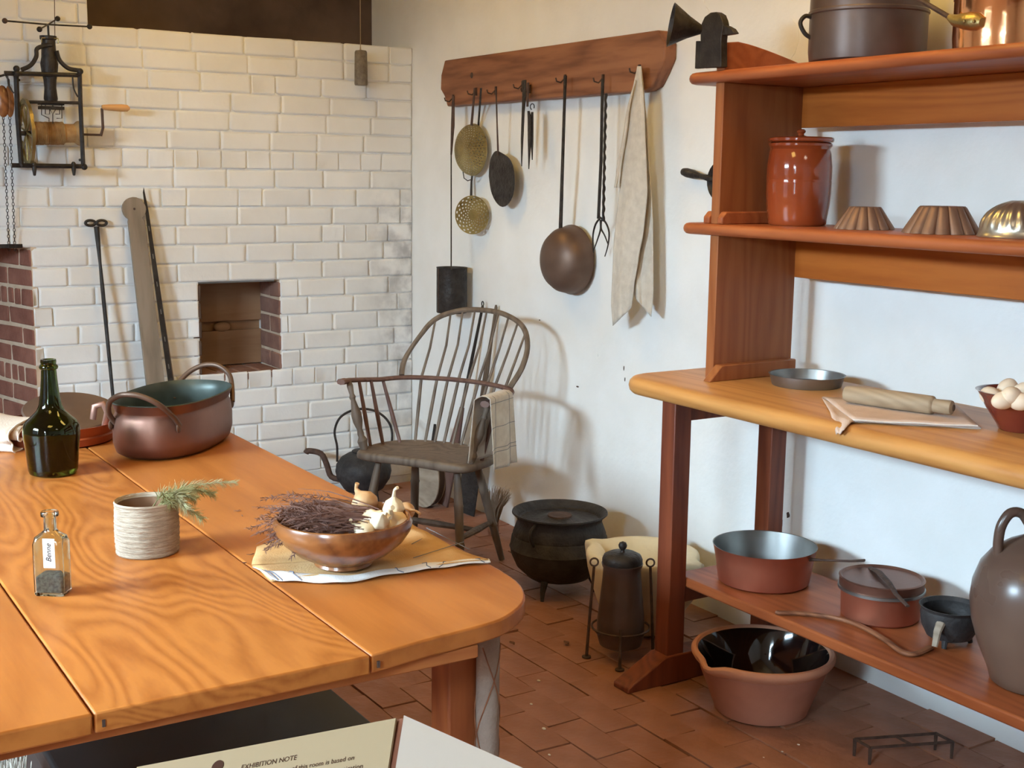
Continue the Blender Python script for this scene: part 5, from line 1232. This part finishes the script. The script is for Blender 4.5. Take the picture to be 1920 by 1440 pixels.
for k in range(3):
    a = 2*PI*k/3+5.2; d3 = Vector((math.cos(a), math.sin(a), 0)); g = G(); g.tube([c+d3*.045+Vector((0, 0, .03)), c+d3*.055+Vector((0, 0, .001))], [.009, .006], 8); obj('foot', g, 'iron_rough', t)
g = G(); d3 = Vector((.35, -.93, 0)); g.tube([c+d3*.07+Vector((0, 0, .07)), c+d3*.09+Vector((0, 0, .055)), c+d3*.105+Vector((0, 0, .02))], [.012, .010, .007], 8, flat=.6); obj('handle_stub', g, 'greywood', t)
c = Vector((at(1950, 1150, 1, -.265).x, -.265, LS))
t = thing('stoneware_jug', 'big brown ovoid stoneware jug with a loop handle on the lower shelf', 'jug', c)
g = G(); g.lathe([(r, z*.95) for r, z in [(.0005, .0005), (.092, .0005), (.098, .005), (.105, .03), (.13, .09), (.148, .15), (.1545, .20), (.151, .245), (.137, .29), (.112, .325), (.08, .348), (.052, .362), (.04, .375), (.036, .395), (.041, .402), (.041, .415), (.035, .418), (.028, .41), (.028, .38), (.0005, .375)]], c, 60); obj('jug_body', g, 'stoneware', t)
dl = -toR
g = G(); g.tube(curve_pts([c+dl*.040+Vector((0, 0, .376)), c+dl*.060+Vector((0, 0, .402)), c+dl*.086+Vector((0, 0, .402)), c+dl*.104+Vector((0, 0, .372)), c+dl*.108+Vector((0, 0, .335)), c+dl*.106+Vector((0, 0, .305))], 30), .0115, 12); obj('loop_handle', g, 'stoneware', t)
P = [(1452, 1149), (1500, 1150), (1560, 1157), (1610, 1172), (1660, 1200), (1692, 1223), (1718, 1226), (1745, 1214)]
Q = curve_pts([at(a, b, 2, LS+.006) for a, b in P], 40); Q = [Vector((q.x, max(q.y, -.452), LS+.0062)) for q in Q]
tag(obj('shelf_shadow_strip', G().tube(Q, .0085, 8, flat=.7), 'rackw'), 'long curved dark strip standing for the shadow along the lower shelf edge', 'bar')  # edge shadow on the shelf modelled as a dark strip

# ================================================================== ON THE FLOOR BY THE WALL
c = Vector((1.735, -.325, 0))
t = thing('iron_cauldron', 'big round black iron cauldron with sunken lid between chair and dresser', 'cauldron', c)
g = G(); g.lathe([(.0005, .042), (.06, .045), (.11, .062), (.15, .10), (.170, .145), (.173, .165), (.1755, .168), (.173, .172), (.168, .205), (.163, .212), (.164, .218), (.152, .250), (.148, .262), (.153, .275), (.168, .289), (.167, .294), (.160, .292), (.146, .276), (.140, .262), (.143, .25), (.13, .2), (.0005, .19)], c, 64); obj('pot_body', g, 'iron_rough', t)
g = G(); g.lathe([(.0005, .275), (.045, .276), (.06, .270), (.10, .264), (.139, .266), (.143, .270), (.143, .262), (.0005, .255)], c, 48); ld = obj('lid', g, 'iron', t)
g = G(); g.lathe([(.0005, .283), (.042, .281), (.044, .275), (.0005, .274)], c, 32); obj('lid_boss', g, 'rust', ld)
for a in (-1.05, 1.0, 3.1):
    d3 = Vector((math.cos(a), math.sin(a), 0)); g = G(); g.tube([c+d3*.105+Vector((0, 0, .075)), c+d3*.125+Vector((0, 0, .03)), c+d3*.128+Vector((0, 0, .0005))], [.014, .009, .006], 8); obj('leg', g, 'iron_rough', t)
for a in (-1.15, 2.0):
    d3 = Vector((math.cos(a), math.sin(a), 0)); g = G(); g.tube(curve_pts([c+d3*.155+Vector((0, 0, .275)), c+d3*.185+Vector((0, 0, .262)), c+d3*.188+Vector((0, 0, .235)), c+d3*.166+Vector((0, 0, .205))], 14), .006, 6); obj('ear', g, 'iron_rough', t)
# cream stone mortar
c = Vector((2.165, -.29, 0))
t = thing('stone_mortar', 'cream-coloured lobed stone mortar behind the tin lantern pot and dresser leg', 'mortar', c)
mr = math.radians(20)
def lob(q, r, z):
    k = max(0, math.cos((q-mr)*4))**8 * max(0, min(1, (z-.05)/.08)); return r*(1+.24*k), z
g = G(); g.lathe([(.0005, .0005), (.09, .0005), (.105, .01), (.125, .06), (.15, .14), (.165, .20), (.170, .24), (.168, .252), (.16, .256), (.135, .254), (.12, .235), (.09, .17), (.04, .13), (.0005, .125)], c, 64, sx=1.08, sy=1.08, fn=lob, ax=RZ(0)); obj('mortar_body', g, 'marble', t, smooth=60)
# upright pot in an iron frame
c = Vector((2.352, -.515, 0))
t = thing('framed_iron_pot', 'narrow dark iron pot with a knobbed lid hung in a thin three-legged iron frame', 'pot', c)
g = G(); g.lathe([(.0005, .035), (.045, .036), (.064, .046), (.072, .075), (.072, .12), (.065, .19), (.059, .25), (.057, .285), (.061, .292), (.063, .30), (.055, .302), (.0005, .30)], c, 40); obj('pot_body', g, 'brownpot', t)
g = G(); g.lathe([(.0005, .335), (.040, .333), (.056, .325), (.061, .314), (.061, .302), (.0005, .302)], c, 40); ld = obj('lid', g, 'iron', t)
g = G(); g.lathe([(.008, .333), (.006, .341), (.012, .349), (.0135, .356), (.010, .364), (.0005, .368)], c, 16); obj('knob', g, 'iron', ld)
fr = {}
for key, a in (('l', math.atan2(-toR.y, -toR.x)), ('r', math.atan2(toR.y, toR.x)), ('f', math.atan2(-.60, .80))):
    d3 = Vector((math.cos(a), math.sin(a), 0)); tq_ = .090; top_z = .29 if key != 'f' else .12
    g = G(); g.tube([c+d3*(tq_-.005)+Vector((0, 0, top_z)), c+d3*(tq_+.004)+Vector((0, 0, .15 if key != 'f' else .08)), c+d3*(tq_+.012)+Vector((0, 0, .001))], [.0042, .0042, .005], 6); obj('leg', g, 'rust', t)
    g = G(); g.lathe([(.0005, .0004), (.014, .0004), (.014, .004), (.0005, .005)], c+d3*(tq_+.012), 12); obj('foot_pad', g, 'rust', t)
    if key != 'f':
        g = G(); o3 = c+d3*(tq_-.005)+Vector((0, 0, .302)); g.tube([o3+toR*.012*math.cos(2*PI*k/14)+Vector((0, 0, .012*math.sin(2*PI*k/14))) for k in range(14)], .003, 5, closed=True); obj('ring', g, 'rust', t)
g = G(); g.tube([c+Vector((0.088*math.cos(2*PI*k/32), 0.088*math.sin(2*PI*k/32), .10)) for k in range(32)], .0035, 5, closed=True); obj('hoop', g, 'rust', t)
for k in range(3): a = 2*PI*k/3+.3; g = G(); g.tube([c+Vector((.05*math.cos(a), .05*math.sin(a), .058)), c+Vector((0.088*math.cos(a), 0.088*math.sin(a), .10))], .003, 5); obj('stay', g, 'rust', t)
# milk pan
c = Vector((2.852, -.402, 0)); sp_a = math.atan2(-.80, .05)
t = thing('terracotta_milk_pan', 'wide terracotta pan, black glazed inside, on the floor under the lower shelf', 'pan', c)
sp_a = math.atan2(_r.y*-.80-_d.y*.55, _r.x*-.80-_d.x*.55)
def lip(q, r, z):
    dq = (q-sp_a+PI) % (2*PI)-PI; k = math.exp(-(dq/.17)**2)*max(0, (z-.11)/.07); return r+.022*k, z-.012*k
g = G(); g.lathe([(.0005, .0005), (.122, .0005), (.128, .004), (.130, .012), (.150, .065), (.170, .115), (.178, .140)], c, 72, fn=lip); obj('pan_body', g, 'terracotta', t)
g = G(); g.lathe([(.178, .140), (.190, .150), (.196, .160), (.196, .168), (.191, .174), (.183, .174), (.178, .168)], c, 72, fn=lip); obj('rolled_rim', g, 'terra_rim', t)
g = G(); g.lathe([(.178, .168), (.172, .155), (.150, .10), (.128, .03), (.115, .018), (.0005, .016)], c, 72, fn=lip); obj('glazed_inside', g, 'blackglaze', t)
# low iron trivet at the bottom right
p = [at(x, y, 2, .045) for x, y in ((1632, 1402), (1786, 1391), (1600, 1384))]
t = thing('low_iron_trivet', 'low thin rusty iron trivet on the brick floor at the bottom right', 'trivet', Vector(((p[0].x+p[1].x)/2, (p[0].y+p[1].y)/2, 0)))
p3_ = p[1] + (p[2]-p[0])*.9; p2_ = p[0] + (p[2]-p[0])*.9
for a, b in ((p[0], p[1]), (p[1], p3_), (p3_, p2_), (p2_, p[0]), (p[0].lerp(p[1], .5), p2_.lerp(p3_, .5))): obj('bar', G().tube([a, b], .0042, 6), 'rust', t)
for a in (p[0], p[1], p2_, p3_): obj('leg', G().tube([a, Vector((a.x, a.y, .0005))], [.0055, .004], 6), 'rust', t)
# crumbs and straw on the bricks
g = G(); rr = random.Random(77)
for px, py, s in ((1497, 1396, .005), (1467, 1409, .004), (1432, 1420, .003), (1010, 1276, .007), (996, 1320, .006), (1020, 1366, .008), (1030, 1415, .005)):
    q = at(px, py, 2, .003); g.ball(q, (s, s*.7, s*.3), 6)
tag(obj('floor_crumbs', g, 'white_linen'), 'scattered pale crumbs on the brick floor before the dresser', 'crumbs', kind='stuff')
for px, py, lb in ((960, 1208, 'small brown dry leaf on the floor just right of the table corner'), (1062, 1207, 'second dry leaf on the floor right of the table, farther from it')):
    q = at(px, py, 2, .004); g = G(); g.sheet(lambda u, v: q + Vector(((u-.5)*.028, (v-.5)*.018*math.sin(PI*min(max(u, .02), .98)), .003+.006*abs(v-.5))), 6, 4); tag(obj('dry_leaf', g, 'dryherb', solid=.0006), lb, 'leaf')
